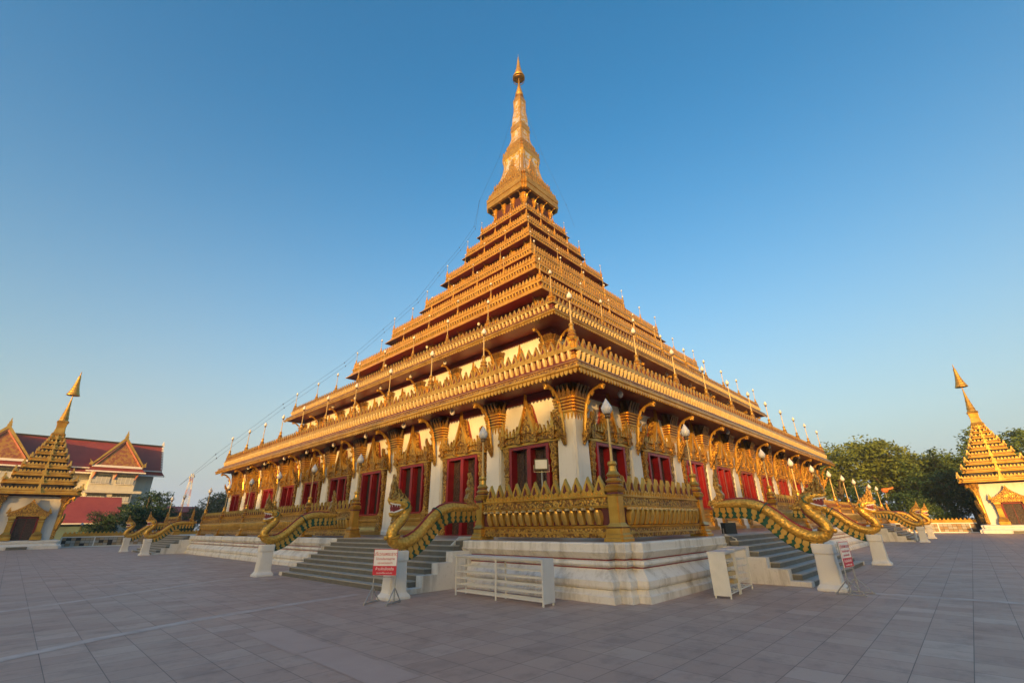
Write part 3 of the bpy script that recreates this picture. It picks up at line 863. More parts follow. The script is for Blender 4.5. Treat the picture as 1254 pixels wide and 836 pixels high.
um.obj('tiered_umbrella', m_gold, spire_o)
# bulbs under the eaves
bulb_small = MB(); bulb_small.lathe([(.02, .32), (.02, .2), (.09, .18), (.14, .08), (.13, -.02), (.08, -.1), (.02, -.13)], 10)
bme = bulb_small.mesh('eave_bulb', m_bulb, True)
for face, rz in FACES:
    for ti, xs in ((0, [-16.7, -11.9, -7.2, -2.4, 2.4, 7.2, 12, 16.7] if face == 'left' else [-21.5, -7.2, 2.4, 12]), (1, [-9.5, -4.8, 0, 4.8, 9.5]), (2, [-8, 0, 8])):
        s, z0 = TIERS[ti][:2]
        for i, a in enumerate(xs):
            o = inst(bme, 'eave_bulb', pagoda, fpos(face, a, s - .75, z0 - .27))

# ------------------------------------------------------------------ staircases
def staircase(label, face, a0, a1):
    r = empty('staircase', label, 'staircase', fpos(face, (a0 + a1) / 2, 0, 0), frot(face), 'stone staircases up to the terrace')
    b = MB(); n = 9; rise = ZT / n; tr = .285; L = (a1 - a0) / 2
    ob = S0 - .05
    for i in range(n):
        o1 = ob + tr * (n - 1 - i) + (.02 if i < n - 1 else .02)
        z1 = rise * (i + 1) - (.0 if i < n - 1 else -.003)
        b.box(-L, L, -o1, -(o1 - tr), rise * i * 0 if i == 0 else rise * i - .02, z1 - .03, 0)
        b.box(-L, L, -o1 - .025, -(o1 - tr) + .001, z1 - .03, z1, 1)
        if i < n - 1: pass
    b.box(-L, L, -(ob - tr) - .0, -(ob - 1.2), .9, ZT + .006, 1)
    # riser fill below each tread
    for i in range(1, n):
        o1 = ob + tr * (n - 1 - i)
        b.box(-L + .01, L - .01, -(o1 - .02), -(o1 - tr), 0.0, rise * i - .021, 0)
    b.obj('steps', [m_granite, m_nosing], r)
    for sx in (-1, 1):
        w = MB()
        # stepped white side wall, three tall steps, in line with every third tread
        for j, (i0, i1) in enumerate(((0, 2), (2, 4), (4, 6), (6, 9))):
            o1 = ob + tr * (n - 1 - i0) + .03; o2 = ob + tr * (n - 1 - i1 + (1 if i1 == 9 else 0)) + .03
            x0, x1 = sorted((sx * (L + .004), sx * (L + .34)))
            w.box(x0, x1, -o1, -o2 + (.6 if i1 == 9 else 0), 0, rise * (i0 + (.95 if i0 else .9)) + .0, 0)
        w.obj('side_wall', [m_plinth], r)
    return r
SA0, SA1 = -23.0, -13.95
staircase('grey stone steps on the left face, just behind the red and white sign', 'left', SA0, SA1)
staircase('grey stone steps on the right face near the front corner, beside the shoe racks', 'right', SA0, SA1)
staircase('grey stone steps at the far end of the left face', 'left', -SA1, -SA0)
staircase('grey stone steps at the far end of the right face', 'right', -SA1, -SA0)

# ------------------------------------------------------------------ naga balustrades and pedestals
def smooth_path(pts, sub=5):
    P = [Vector((p[0], p[1], p[2])) for p in pts]; out = []
    for i in range(len(P) - 1):
        a, b, c, d = P[max(i - 1, 0)], P[i], P[i + 1], P[min(i + 2, len(P) - 1)]
        for k in range(sub):
            t = k / sub
            out.append(.5 * ((2 * b) + (c - a) * t + (2 * a - 5 * b + 4 * c - d) * t * t + (3 * b - a - 3 * c + d) * t ** 3))
    out.append(P[-1]); return out
# centre line: (outward distance from the building centre, z, radius)
NB = [(29.40, 2.50, .10), (29.65, 2.42, .14), (30.05, 2.42, .165), (30.55, 2.42, .18), (31.0, 2.31, .19), (31.35, 2.07, .195), (31.65, 1.78, .20), (31.95, 1.55, .205), (32.25, 1.42, .205), (32.52, 1.41, .205),
      (32.70, 1.52, .20), (32.74, 1.70, .185), (32.64, 1.88, .19), (32.48, 2.04, .185), (32.36, 2.20, .185), (32.34, 2.36, .19), (32.42, 2.48, .18)]
m_scales = None
def scales():
    t = NT('gold_scale_skin'); p = t.pos()
    v = t.voro(13, 'F1', p)
    col = t.ramp(v, [(.0, (.72, .44, .09)), (.5, (.60, .35, .06)), (.9, (.42, .22, .035))])
    t.bump(t.math('SUBTRACT', 1., v), .55, .03)
    return t.set(col, .36, .5)
m_scales = scales()
m_nagagold = gold('naga_flame_gold', (.50, .30, .07), (.64, .42, .12), (.32, .18, .04), carve=.7, cscale=16, red=(.24, .11, .03))
def naga_proto():
    r = bpy.data.objects.new('naga_balustrade', None)
    pth = smooth_path(NB, 4)
    pts = [(0, -p.x, p.y) for p in pth]; rad = [p.z * .84 for p in pth]
    b = MB(); b.tube(pts, rad, 12, 0)
    parts = [('body', b.mesh('body', m_scales, True))]
    # belly scales plates on the front of the neck + collar
    c = MB()
    c.tube([(math.cos(a * math.pi / 8) * .225, -(32.68 + math.sin(a * math.pi / 8) * .16), 1.60 - .15 * math.sin(a * math.pi / 8) * .4) for a in range(16)], .035, 6, closed=True)
    c.lathe([(.01, -.07), (.06, -.04), (.07, 0), (.06, .04), (.01, .07)], 8, (0, -32.92, 1.57))
    for o, z in ((31.13, 2.24),):
        c.tube([(math.cos(a * math.pi / 8) * .205, -(o + .13 * math.sin(a * math.pi / 8)), z + .16 * math.sin(a * math.pi / 8)) for a in range(16)], .022, 5, closed=True, m=1)
    parts.append(('collar', c.mesh('collar', [m_gold, m_green], True)))
    # maroon crest line along the back
    n = MB(); bp = []
    N = len(pth)
    for i, p in enumerate(pth):
        t = pth[min(i + 1, N - 1)] - pth[max(i - 1, 0)]; t2 = Vector((t.x, t.y)).normalized()
        nrm = Vector((-t2.y, t2.x))
        bp.append((0, -(p.x + nrm.x * (p.z * .84 + .004)), p.y + nrm.y * (p.z * .84 + .004)))
    n.tube(bp[2:34], .035, 6); n.tube(bp[36:58], .03, 6)
    parts.append(('back_ridge', n.mesh('back_ridge', m_redline, True)))
    # fringe under the belly: green backing, hanging gold flames
    fr = MB(); low = []; upp = []
    for i in range(3, 37):
        p = pth[i]; t = pth[i + 1] - pth[i - 1]; t2 = Vector((t.x, t.y)).normalized(); nrm = Vector((t2.y, -t2.x))
        e = .29 * min(1, (37 - i) / 6 + .25)
        upp.append(Vector((p.x + nrm.x * p.z * .68, p.y + nrm.y * p.z * .68))); low.append(Vector((p.x + nrm.x * (p.z * .84 + e), p.y + nrm.y * (p.z * .84 + e))))
    for i in range(len(low) - 1):
        q = [(-upp[i].x, upp[i].y), (-upp[i + 1].x, upp[i + 1].y), (-low[i + 1].x, low[i + 1].y), (-low[i].x, low[i].y)]
        fr.prism(q, -.045, .045, 1, axis='x')
    fr.tube([(0, -q.x, q.y) for q in low], .035, 5, 1)
    fr.tube([(0, -(q.x + (u.x - q.x) * .9), q.y + (u.y - q.y) * .9) for q, u in zip(low, upp)], .03, 5, 0)
    tot = 0; step = .17; acc = 0
    for i in range(len(low) - 1):
        seg = (low[i + 1] - low[i]).length; acc += seg
        if acc < step: continue
        acc = 0
        u = upp[i]; l = low[i]; d = (low[i + 1] - low[i]).normalized(); dn = (l - u)
        def Q(a, t): w = u + dn * t + d * a; return (-w.x, w.y)
        fr.prism([Q(-.075, .02), Q(.075, .02), Q(.095, .4), Q(.05, .55), Q(.095, .78), Q(.0, 1.1), Q(-.06, .82), Q(-.02, .6), Q(-.085, .42)], -.075, .075, 0, axis='x')
    parts.append(('belly_fringe', fr.mesh('belly_fringe', [m_gold_pale, m_green])))
    # tail: upright curling flame at the post
    t = MB()
    tail = [(29.35, 2.40), (29.62, 2.32), (29.90, 2.52), (29.95, 2.72), (29.86, 2.88), (29.90, 3.0), (29.80, 3.12), (29.84, 3.24), (29.78, 3.38), (29.82, 3.58), (29.72, 3.40), (29.70, 3.22), (29.66, 3.05), (29.70, 2.88), (29.72, 2.72), (29.60, 2.58)]
    t.prism([(-o, z) for o, z in tail], -.10, .10, 0, axis='x')
    t.tube([(0, -o, z) for o, z in ((29.6, 2.5), (29.82, 2.66), (29.76, 2.92), (29.78, 3.15), (29.84, 3.4))], [.10, .11, .085, .06, .02], 7)
    parts.append(('tail', t.mesh('tail', [m_nagagold])))
    # head
    h = MB()
    h.tube([(0, -32.34, 2.36), (0, -32.44, 2.50), (0, -32.60, 2.57), (0, -32.76, 2.56), (0, -32.87, 2.55), (0, -32.93, 2.61), (0, -32.94, 2.68)], [.17, .20, .165, .115, .085, .05, .015], 10, 0)   # skull, upper jaw, upturned nose
    h.tube([(0, -32.42, 2.36), (0, -32.58, 2.27), (0, -32.72, 2.20), (0, -32.84, 2.19), (0, -32.89, 2.24)], [.14, .11, .085, .06, .02], 9, 0)      # dropped lower jaw
    parts.append(('head', h.mesh('head', m_scales, True)))
    mo = MB()
    mo.prism([(-32.46, 2.36), (-32.48, 2.47), (-32.66, 2.50), (-32.84, 2.50), (-32.80, 2.27), (-32.64, 2.30)], -.08, .08, 0, axis='x')
    for sx in (-1, 1):
        mo.tube([(sx * .12, -32.48, 2.44), (sx * .115, -32.64, 2.47), (sx * .085, -32.80, 2.48), (sx * .05, -32.90, 2.52)], .022, 5, 1)
        mo.tube([(sx * .11, -32.48, 2.36), (sx * .10, -32.62, 2.30), (sx * .07, -32.76, 2.26), (sx * .04, -32.86, 2.27)], .022, 5, 1)
        for i in range(4):
            y = -32.60 - .075 * i
            mo.prism([(y - .02, 2.48), (y + .02, 2.48), (y, 2.405)], sx * (.10 - .015 * i) - .012, sx * (.10 - .015 * i) + .012, 1, axis='x')
    parts.append(('mouth', mo.mesh('mouth', [m_redline, m_sign_t])))
    cr = MB()
    crest = [(32.90, 2.62), (32.90, 2.78), (32.86, 2.92), (32.88, 3.02), (32.83, 3.14), (32.82, 3.34), (32.75, 3.12), (32.70, 3.02), (32.66, 2.94), (32.56, 2.90), (32.54, 2.82), (32.42, 2.78), (32.40, 2.70), (32.27, 2.62), (32.24, 2.52), (32.13, 2.42), (32.15, 2.28), (32.3, 2.36), (32.5, 2.56), (32.7, 2.62)]
    cr.prism([(-o, z) for o, z in crest], -.06, .06, 0, axis='x')
    for sx in (-1, 1):
        for o, z, hh, ww, ln in ((32.80, 2.62, .42, .13, -.02), (32.68, 2.62, .36, .13, -.06), (32.55, 2.60, .30, .13, -.08), (32.42, 2.54, .26, .13, -.06), (32.30, 2.44, .24, .12, -.04), (32.26, 2.28, .2, .11, .03)):
            x0, x1 = sorted((sx * .05, sx * .125))
            cr.prism([(p[0] - o, p[1] + z) for p in flame(ww, hh, ln)], x0, x1, 0, axis='x')
    cr.prism([(-o, z) for o, z in ((32.56, 2.22), (32.72, 2.16), (32.70, 2.04), (32.80, 1.97), (32.74, 1.88), (32.66, 1.96), (32.60, 2.05), (32.50, 2.12))], -.05, .05, 0, axis='x')   # beard
    parts.append(('crest', cr.mesh('crest', [m_nagagold])))
    ea = MB()
    for sx in (-1, 1):
        ea.tube([(sx * .17, -32.42, 2.56), (sx * .20, -32.34, 2.50), (sx * .20, -32.36, 2.40), (sx * .17, -32.46, 2.34)], [.02, .035, .03, .012], 6, 0)
        ea.lathe([(.005, -.035), (.035, 0), (.005, .035)], 8, (sx * .15, -32.60, 2.60), 1)
    parts.append(('ear', ea.mesh('ear', [m_green, m_black], True)))
    return parts
naga_parts = naga_proto()
ped = MB()
ped.sq([(.36, 0), (.36, .06), (.33, .10), (.28, .16), (.265, .24), (.24, .92), (.25, .95), (.27, .97), (.27, 1.20), (.25, 1.22)], m=0, r1=.8)
ped_me = ped.mesh('pedestal', [m_white])
def naga(face, a, label, plabel):
    r = empty('naga_balustrade', label, 'naga', fpos(face, a, 0, 0), frot(face), 'golden naga balustrades beside the steps')
    for n, me in naga_parts: inst(me, n, r)
    p = inst(ped_me, 'pedestal', None, fpos(face, a, 32.52, 0), frot(face)); tag(p, plabel, 'pedestal', 'white naga pedestals')
for face in ('left', 'right'):
    naga(face, -23.62, f'open mouthed golden naga on the {face} face, nearest the front corner', f'white square pedestal behind the red sign, {face} face' if True else '')
    naga(face, -13.35, f'golden naga on the far side of the near {face} steps', f'white square pedestal on the far side of the near {face} steps')
    naga(face, 13.35, f'small distant golden naga, near side of the far {face} steps', f'white pedestal on the near side of the far {face} steps')
    naga(face, 23.62, f'small distant golden naga, outer side of the far {face} steps', f'white pedestal on the outer side of the far {face} steps')

# ------------------------------------------------------------------ terrace balustrades
BO = 28.78      # outward distance of balustrade centre line
bal_post, bph = post_mesh(1.0, 1.28, .165)
bal_post_me = bal_post.mesh('post', [m_gold, m_petalback])
term_lamp = lamp_parts(1.08, 1.05)
def bal_run(parent, x0, x1, y, rz, posts):
    """run along local x at outward distance -y"""
    L = x1 - x0
    b = MB()
    def bar(prof, m):
        pts = [(x1, y), (x0, y)]
        b.sweep([(x0, y), (x1, y)], prof, m, closed=False)
    z = ZT
    bar([(-.15, z + .09), (.15, z + .09), (.16, z + .2), (.12, z + .24), (.12, z + .34), (.15, z + .37), (.10, z + .41), (.06, z + .42), (.05, z + .86), (.14, z + .88), (.15, z + .93), (.10, z + .96), (.10, z + 1.16), (.14, z + 1.18), (.14, z + 1.22), (.08, z + 1.24), (-.08, z + 1.24), (-.15, z + .09)],
        [0, 1, 0, 1, 0, 0, 0, 2, 0, 0, 0, 1, 0, 0, 0, 0, 0])
    b.obj('base_rail', [m_gold, m_carved_fine, m_petalback], parent, rz=rz)
    b = MB(); pp = .30; n = int((L - .5) / pp); xs = [x0 + .25 + pp * (i + .5) + (L - .5 - n * pp) / 2 for i in range(n)]
    pe = petal(1, pp * .84, .40, .13)
    for x in (-pp * .5, ):
        pe.prism([(x - .045, .40), (x + .045, .40), (x + .02, .47), (x - .02, .47)], -.2, -.05, 1)
    b.repeat(pe, xs, y - .07, z + .43)
    b.obj('petal_band', [m_gold_pale, m_cream], parent, rz=rz)
    b = MB(); pp = .42; n = int((L - .4) / pp); xs = [x0 + .2 + pp * (i + .5) + (L - .4 - n * pp) / 2 for i in range(n)]
    b.repeat(merlon(1.0, True, w=.40, h=.56), xs, y, z + 1.24)
    sm = MB(); sm.prism(leaf_poly(.075, .13), -.11, -.06, 0); b.repeat(sm, [x0 + .2 + .16 * i for i in range(int((L - .4) / .16))], y - .02, z + 1.19)
    b.obj('merlon_row', [m_gold, m_petalback], parent, rz=rz)
def bal_lamp(face, a, label):
    make_lamp(term_lamp, label, fpos(face, a, BO, ZT + bph), 'white lamps on the terrace balustrade', 'terrace_lamp')
def add_post(parent, loc): inst(bal_post_me, 'post', parent, loc)
near = empty('terrace_balustrade', 'carved golden balustrade wrapping the front corner of the white plinth', 'balustrade', (0, 0, 0), 0, 'golden terrace balustrades')
E0 = -23.62 + .42
bal_run(near, -BO, E0, -BO, 0, None)
bal_run(near, -E0, BO, -BO, -math.pi / 2, None)
add_post(near, (-BO, -BO, ZT)); add_post(near, (E0, -BO, ZT)); add_post(near, (-BO, E0, ZT))
bal_lamp('right', -BO, 'white bud lamp on the balustrade post at the front corner')
for face in ('left', 'right'):
    bal_lamp(face, E0, f'white bud lamp on the post beside the near {face} naga tail')
    m = empty('terrace_balustrade', f'long golden balustrade between the two staircases of the {face} face', 'balustrade', (0, 0, 0), 0, 'golden terrace balustrades')
    bal_run(m, -13.75, 13.75, -BO, frot(face), None)
    for i, a in enumerate((-13.75, -8.2, -2.75, 2.75, 8.2, 13.75)):
        add_post(m, fpos(face, a, BO, ZT))
        bal_lamp(face, a, f'white bud lamp, {ORD[i+1]} post of the long {face} balustrade counted from the front')
    f = empty('terrace_balustrade', f'short golden balustrade at the far end of the {face} face', 'balustrade', (0, 0, 0), 0, 'golden terrace balustrades')
    bal_run(f, 23.2, 28.78, -BO, frot(face), None) if face == 'right' else bal_run(f, -28.78, -23.2, -BO, frot(face), None)
    for i, a in enumerate((23.2, BO)):
        add_post(f, fpos(face, a, BO, ZT))
        bal_lamp(face, a, f'white bud lamp on the {"inner" if i == 0 else "outer"} post of the far {face} balustrade')

# ------------------------------------------------------------------ gates
def gate(face, loc, rz, side):
    r = empty('gate_shrine', f'small white gate with stepped golden spire roof at the far {side}', 'gate', loc, rz, 'spired corner gates')
    W = 2.8
    b = MB(); b.sq([(3.75, 0), (3.75, .34), (3.62, .42), (3.5, .5), (3.42, .62), (3.5, .72), (3.5, .92), (3.3, .98), (W, 1.0)], m=0, r1=.93); b.obj('plinth', m_white, r)
    b = MB(); b.sq([(W, 1.0), (W * .93, 5.9)], m=0, r1=.93); b.obj('wall', m_white, r)
    # door on the front (-y)
    d = MB(); y = -W
    d.box(-1.0, -.82, y - .25, y + .1, .3, 3.55, 0); d.box(.82, 1.0, y - .25, y + .1, .3, 3.55, 0); d.box(-1.0, 1.0, y - .25, y + .1, 3.4, 3.55, 0)
    d.box(-.82, .82, y - .10, y - .02, .3, 3.4, 1); d.box(-.02, .02, y - .12, y - .08, .3, 3.4, 0)
    d.box(-.85, .85, y - 1.05, y - .1, .02, .3, 2)
    d.obj('door', [m_red, m_wood, m_granite], r)
    p = MB()
    for sx in (-1, 1):
        p.sq([(.5, 0), (.5, .35), (.42, .45), (.46, .6), (.34, .75), (.25, .9), (.24, 1.9), (.3, 2.0), (.24, 2.15), (.32, 2.4), (.3, 2.65)], (sx * 1.28, y - .2, 1.0), 0)
    p.box(-1.75, 1.75, y - .55, y + .05, 3.6, 3.95, 1)
    p.prism([(-1.9, 0), (-1.75, .1), (-1.2, .35), (-.6, .8), (-.2, 1.2), (0, 1.65), (.2, 1.2), (.6, .8), (1.2, .35), (1.75, .1), (1.9, 0)], y - .45, y - .1, 1, org=(0, 0, 3.95))
    p.prism([(-1.15, .1), (1.15, .1), (.5, .6), (0, 1.15), (-.5, .6)], y - .5, y - .42, 2, org=(0, 0, 3.97))
    for sx in (-1, 1): p.prism(flame(.4, .75, -sx * .05), y - .4, y - .2, 0, org=(sx * 1.72, 0, 3.9))
    p.obj('pediment', [m_gold, m_carved_fine, m_carved], r)
    # corner pilasters & eave brackets
    br = bracket_mesh(1.2, 5.9, 1.35, 1.6)
    for k in range(4):
        rot = k * math.pi / 2
        for sx in (-1, 1):
            q = MB(); q.box(sx * (W - .12) - .16, sx * (W - .12) + .16, -W - .09, -W + .03, 1.05, 5.2, 0); q.sq([(.2, 5.2), (.3, 5.5), (.26, 5.6), (.4, 6.0)], (sx * (W - .2), -W, 0), 0)
            q.obj('pilaster', [m_carved_fine], r, rz=rot)
        ca, sa = math.cos(rot + math.pi / 4), math.sin(rot + math.pi / 4)
        inst(br, 'bracket', r, (ca * 0, 0, 0)).matrix_local = Matrix.Rotation(rot + math.pi / 4, 4, 'Z') @ Matrix.Translation((0, -W * 1.30, 0))
    # stepped roof
    tz = [6.05, 7.25, 8.25, 9.2, 10.1, 10.95, 11.7, 12.4, 13.0]
    th = [4.05, 3.35, 2.75, 2.25, 1.82, 1.46, 1.15, .9, .68]
    rf = MB()
    mer = merlon(.55, False, w=.5, h=.55)
    orn_ = MB()
    for i, (z, h) in enumerate(zip(tz, th)):
        nz = tz[i + 1] if i < len(tz) - 1 else 13.6; st = nz - z
        nh = th[i + 1] if i < len(tz) - 1 else .5
        rf.sq([(h - .1 if i else 2.7, z), (h, z + .02), (h, z + .12 * st), (h - .12, z + .2 * st), (h - .15, z + .34 * st), (h - .05, z + .40 * st), (h - .08, z + .52 * st), (h - .35, z + .58 * st), (nh - .25, z + .6 * st), (nh - .25, nz + .05)], m=[2, 0, 0, 0, 0, 0, 0, 0, 1], r1=.9)
        for k in range(4):
            rot = Matrix.Rotation(k * math.pi / 2, 4, 'Z'); q = MB(); n = max(3, int(2 * h / .34))
            q.repeat(mer, [(-.88 + 1.76 * j / (n - 1)) * h for j in range(n)], -(h - .12), z + .5 * st)
            for sx in (-1, 1): q.prism(leaf_poly(.16 + .03 * h, .42 * st + .28), -(h - .08), -(h - .26), 0, org=(sx * (h - .18), 0, z + .5 * st))
            q.prism(leaf_poly(.12 + .06 * h, st * 1.02), -h - .04, -(h - .2), 0, org=(0, 0, z + .12 * st))
            orn_.merge(q, rot)
    ro = rf.obj('stepped_roof', [m_gold, m_dark, m_soffit], r)
    orn_.obj('leaf_ornament', [m_gold_pale], ro)
    sp = MB()
    sp.sq([(.62, 13.5), (.7, 13.7), (.55, 13.95), (.46, 14.6), (.52, 15.2), (.6, 15.35), (.5, 15.5)], m=0)
    sp.lathe([(.5, 15.5), (.42, 15.8), (.45, 15.9), (.34, 16.3), (.36, 16.4), (.25, 16.9), (.27, 17.0), (.16, 17.5), (.18, 17.6), (.09, 18.3), (.05, 18.8), (.045, 19.6)], 14, m=1)
    sp.obj('spire', [m_gold, m_gold], r)
    u = MB(); z = 19.05; rr = .70; pr = [(.05, 19.02)]
    for i in range(7): pr += [(rr, z), (rr, z + .08), (rr * .84, z + .36)]; z += .38; rr *= .80
    pr += [(.05, z + .25), (.07, z + .4), (.01, 22.5)]
    u.lathe(pr, 18); u.obj('tiered_umbrella', m_gold, r)
    return r
gate('left', (-39.6, 48.0, 0), 0, 'left')
gate('right', (48.0, -40.0, 0), -math.pi / 2, 'right')

# ------------------------------------------------------------------ boundary walls
m_blk = [plain('brown_wall_block', (.26, .17, .09), (.36, .25, .14), 1.5, .6), plain('grey_wall_block', (.30, .28, .25), (.42, .39, .35), 1.5, .6), plain('tan_wall_block', (.38, .28, .17), (.46, .36, .24), 1.5, .6)]
def fence(label, p0, p1):
    d = Vector(p1) - Vector(p0); L = d.length; rz = math.atan2(d.y, d.x)
    r = empty('boundary_wall', label, 'wall', (p0[0], p0[1], 0), rz, 'low patterned boundary walls')
    b = MB()
    b.box(0, L, -.08, .08, .12, 1.14, 2); b.box(0, L, -.22, .22, 0, .12, 0); b.box(0, L, -.2, .2, 1.14, 1.26, 0)
    for i in range(int(L / 3.2) + 1): b.box(i * 3.2 - .06, i * 3.2 + .06, -.15, .15, .12, 1.139, 0)
    rg = random.Random(int(L)); n = int(L / .46)
    for i in range(n):
        for j in range(3):
            if rg.random() < .10: continue
            x = .02 + i * .46; z = .125 + j * .34; q = rg.choice((1, 1, 3, 3, 4))
            b.box(x, x + .43, -.13, -.079, z, z + .31, q)
    b.obj('block_panel', [m_trimw, m_blk[0], m_dark, m_blk[1], m_blk[2]], r)
    b = MB(); b.box(0, L, -.12, .12, 1.26, 1.62, 0); b.box(0, L, -.16, .16, 1.52, 1.58, 0)
    b.repeat(merlon(.5, False, w=.55, h=.5), [.2 + .42 * i for i in range(int(L / .42))], 0, 1.62)
    b.obj('gold_coping', [m_gold], r)
fence('low patterned boundary wall beside the left gate', (-35.85, 48.0), (48.0, 48.0))
fence('low patterned boundary wall beside the right gate', (48.0, 47.7), (48.0, -36.25))

# ------------------------------------------------------------------ hall behind the left gate
def gable_roof(b, x0, x1, y0, y1, ze, zr, m=0, th=.18):
    ym = (y0 + y1) / 2
    for s in (0, th):
        pass
    vs = [(x0, y0, ze), (x1, y0, ze), (x1, ym, zr), (x0, ym, zr), (x0, y1, ze), (x1, y1, ze)]
    vs += [(x, y, z - th) for x, y, z in vs]
    b.add(vs, [(0, 1, 2, 3), (3, 2, 5, 4), (7, 6, 9, 8), (8, 9, 10, 11), (0, 6, 7, 1), (4, 5, 11, 10), (1, 7, 8, 2), (2, 8, 11, 5), (0, 3, 9, 6), (3, 4, 10, 9)], m)
hall = empty('temple_hall', 'large cream hall with red tiled roof and gilded gables behind the left gate', 'building')
b = MB(); b.box(-70, -24.5, 80.8, 92, 0, 13.0, 0); b.box(-24.5, -23.4, 81.5, 91, 8.2, 12.7, 1); b.box(-29, -22.6, 80.4, 92, 7.9, 8.2, 0); b.obj('wall', [m_hallwall, m_hallgrey], hall)
b = MB(); gable_roof(b, -72, -22.6, 80.2, 92.4, 12.9, 18.5); b.box(-72, -22.7, 86.15, 86.45, 18.4, 18.75, 1)
b.add([(-72, 79.4, 11.9), (-22.0, 79.4, 11.9), (-22.4, 80.5, 12.75), (-72, 80.5, 12.75)], [(0, 1, 2, 3)], 0); b.box(-72, -22.0, 79.25, 79.45, 11.72, 11.98, 2)
b.box(-72, -22.5, 80.0, 80.3, 12.72, 12.92, 2)
for i in range(9): b.box(-22.75, -22.45, 80.6 + i * .64, 80.6 + i * .64 + .66, 13.0 + i * .585, 13.65 + i * .585, 2)
b.prism(flame(.5, 1.1), 86.2, 86.4, 2, org=(-22.6, 0, 18.6))
hroof = b.obj('roof', [m_redroof, m_dark, m_trimw], hall)
def porch(cx, y, hwid, zb, zt):
    b = MB()
    # gabled roof running back to the main roof
    ym = 86
    vs = [(cx - hwid - .3, y, zb), (cx, y, zt), (cx + hwid + .3, y, zb), (cx - hwid - .3, ym - 3, zb), (cx, ym, zt), (cx + hwid + .3, ym - 3, zb)]
    b.add(vs, [(0, 1, 4, 3), (1, 2, 5, 4)], 0)
    b.prism([(-hwid + .3, .15), (hwid - .3, .15), (0, zt - zb - .9)], y + .25, y + .5, 2, org=(cx, 0, zb))
    for sx in (-1, 1):
        b.prism([(sx * (hwid + .25), -.1), (sx * (hwid + .25), .35), (0, zt - zb + .2), (0, zt - zb - .5)], y - .1, y + .2, 1, org=(cx, 0, zb))
        b.prism([(sx * (hwid - .35), .12), (sx * (hwid - .10), .12), (0, zt - zb - .5), (0, zt - zb - .85)], y + .02, y + .28, 3, org=(cx, 0, zb))
        b.prism(flame(.5, 1.0, sx * .3), y - .05, y + .15, 1, org=(cx + sx * (hwid + .35), 0, zb + .1))
    b.prism(flame(.55, 1.5), y - .05, y + .15, 1, org=(cx, 0, zt - .1))
    b.box(cx - hwid - .1, cx + hwid + .1, y + .05, y + .45, zb - .25, zb + .13, 4)
    b.add([(cx - hwid - .7, y - .5, zb - .95), (cx + hwid + .7, y - .5, zb - .95), (cx + hwid + .2, y + .3, zb - .26), (cx - hwid - .2, y + .3, zb - .26)], [(0, 1, 2, 3)], 0)
    b.box(cx - hwid - .8, cx + hwid + .8, y - .65, y - .45, zb - 1.15, zb - .92, 4)
    b.obj('porch_roof', [m_redroof, m_gold_pale, m_pink, m_salmon, m_trimw], hroof)
    w = MB(); w.box(cx - hwid + .25, cx + hwid - .25, y + .5, 81, 6.5, zb - .9, 0); w.box(cx - hwid - .6, cx + hwid + 1.0, y - .1, y + .8, zb - 4.75, zb - 4.3, 0)
    for sx in (-1, 0, 1):
        w.prism([(0, 0), (.42, 1.3), (.2, 1.3), (-.1, 0)], y + .2, y + .5, 1, org=(cx + sx * (hwid - .45), 0, zb - 2.3))
    w.obj('porch_wall', [m_hallwall, m_salmon], hall)
    for z, h in ((zb - 3.05, 1.55), (zb - 6.2, 1.3)):
        for sx in (-1, 1):
            f = MB(); x0, x1 = cx + sx * 1.75 - 1.3, cx + sx * 1.75 + 1.3
            f.box(x0, x1, y + .42, y + .55, z, z + h, 0); f.box(x0 + .06, x1 - .06, y + .38, y + .45, z + .08, z + h - .42, 1)
            f.box(x0 - .08, x1 + .08, y + .3, y + .56, z - .12, z, 2)
            for i in range(1, 4): f.box(x0 + i * .65 - .03, x0 + i * .65 + .03, y + .35, y + .46, z, z + h - .35, 2)
            f.obj('window', [m_glass, m_curtain, m_trimw], hall)
porch(-29.85, 77.0, 3.55, 13.05, 18.4)
porch(-45.5, 77.0, 3.65, 13.2, 18.6)
low = empty('low_building', 'low building with plain bright red roof in front of the cream hall', 'building')
b = MB(); gable_roof(b, -70, -28.3, 66.6, 80.2, 3.2, 7.4); b.box(-70, -28.3, 66.4, 66.65, 2.9, 3.1, 1); b.obj('roof', [m_redroof2, m_trimw], low)
b = MB(); b.box(-70, -28.8, 67.4, 76.5, 0, 3.0, 0); b.obj('wall', [plain('blue_green_wall', (.10, .16, .18), (.16, .26, .24), .5, .6)], low)
bw = empty('brown_building', 'dark brown red wall of a building among the far left trees', 'building')
b = MB(); b.box(-13.5, -7.5, 112, 118, 0, 6.2, 0); b.obj('wall', m_brownwall, bw); b = MB(); gable_roof(b, -14, -7, 111.5, 118.5, 6.2, 7.6); b.obj('roof', m_redroof, bw)

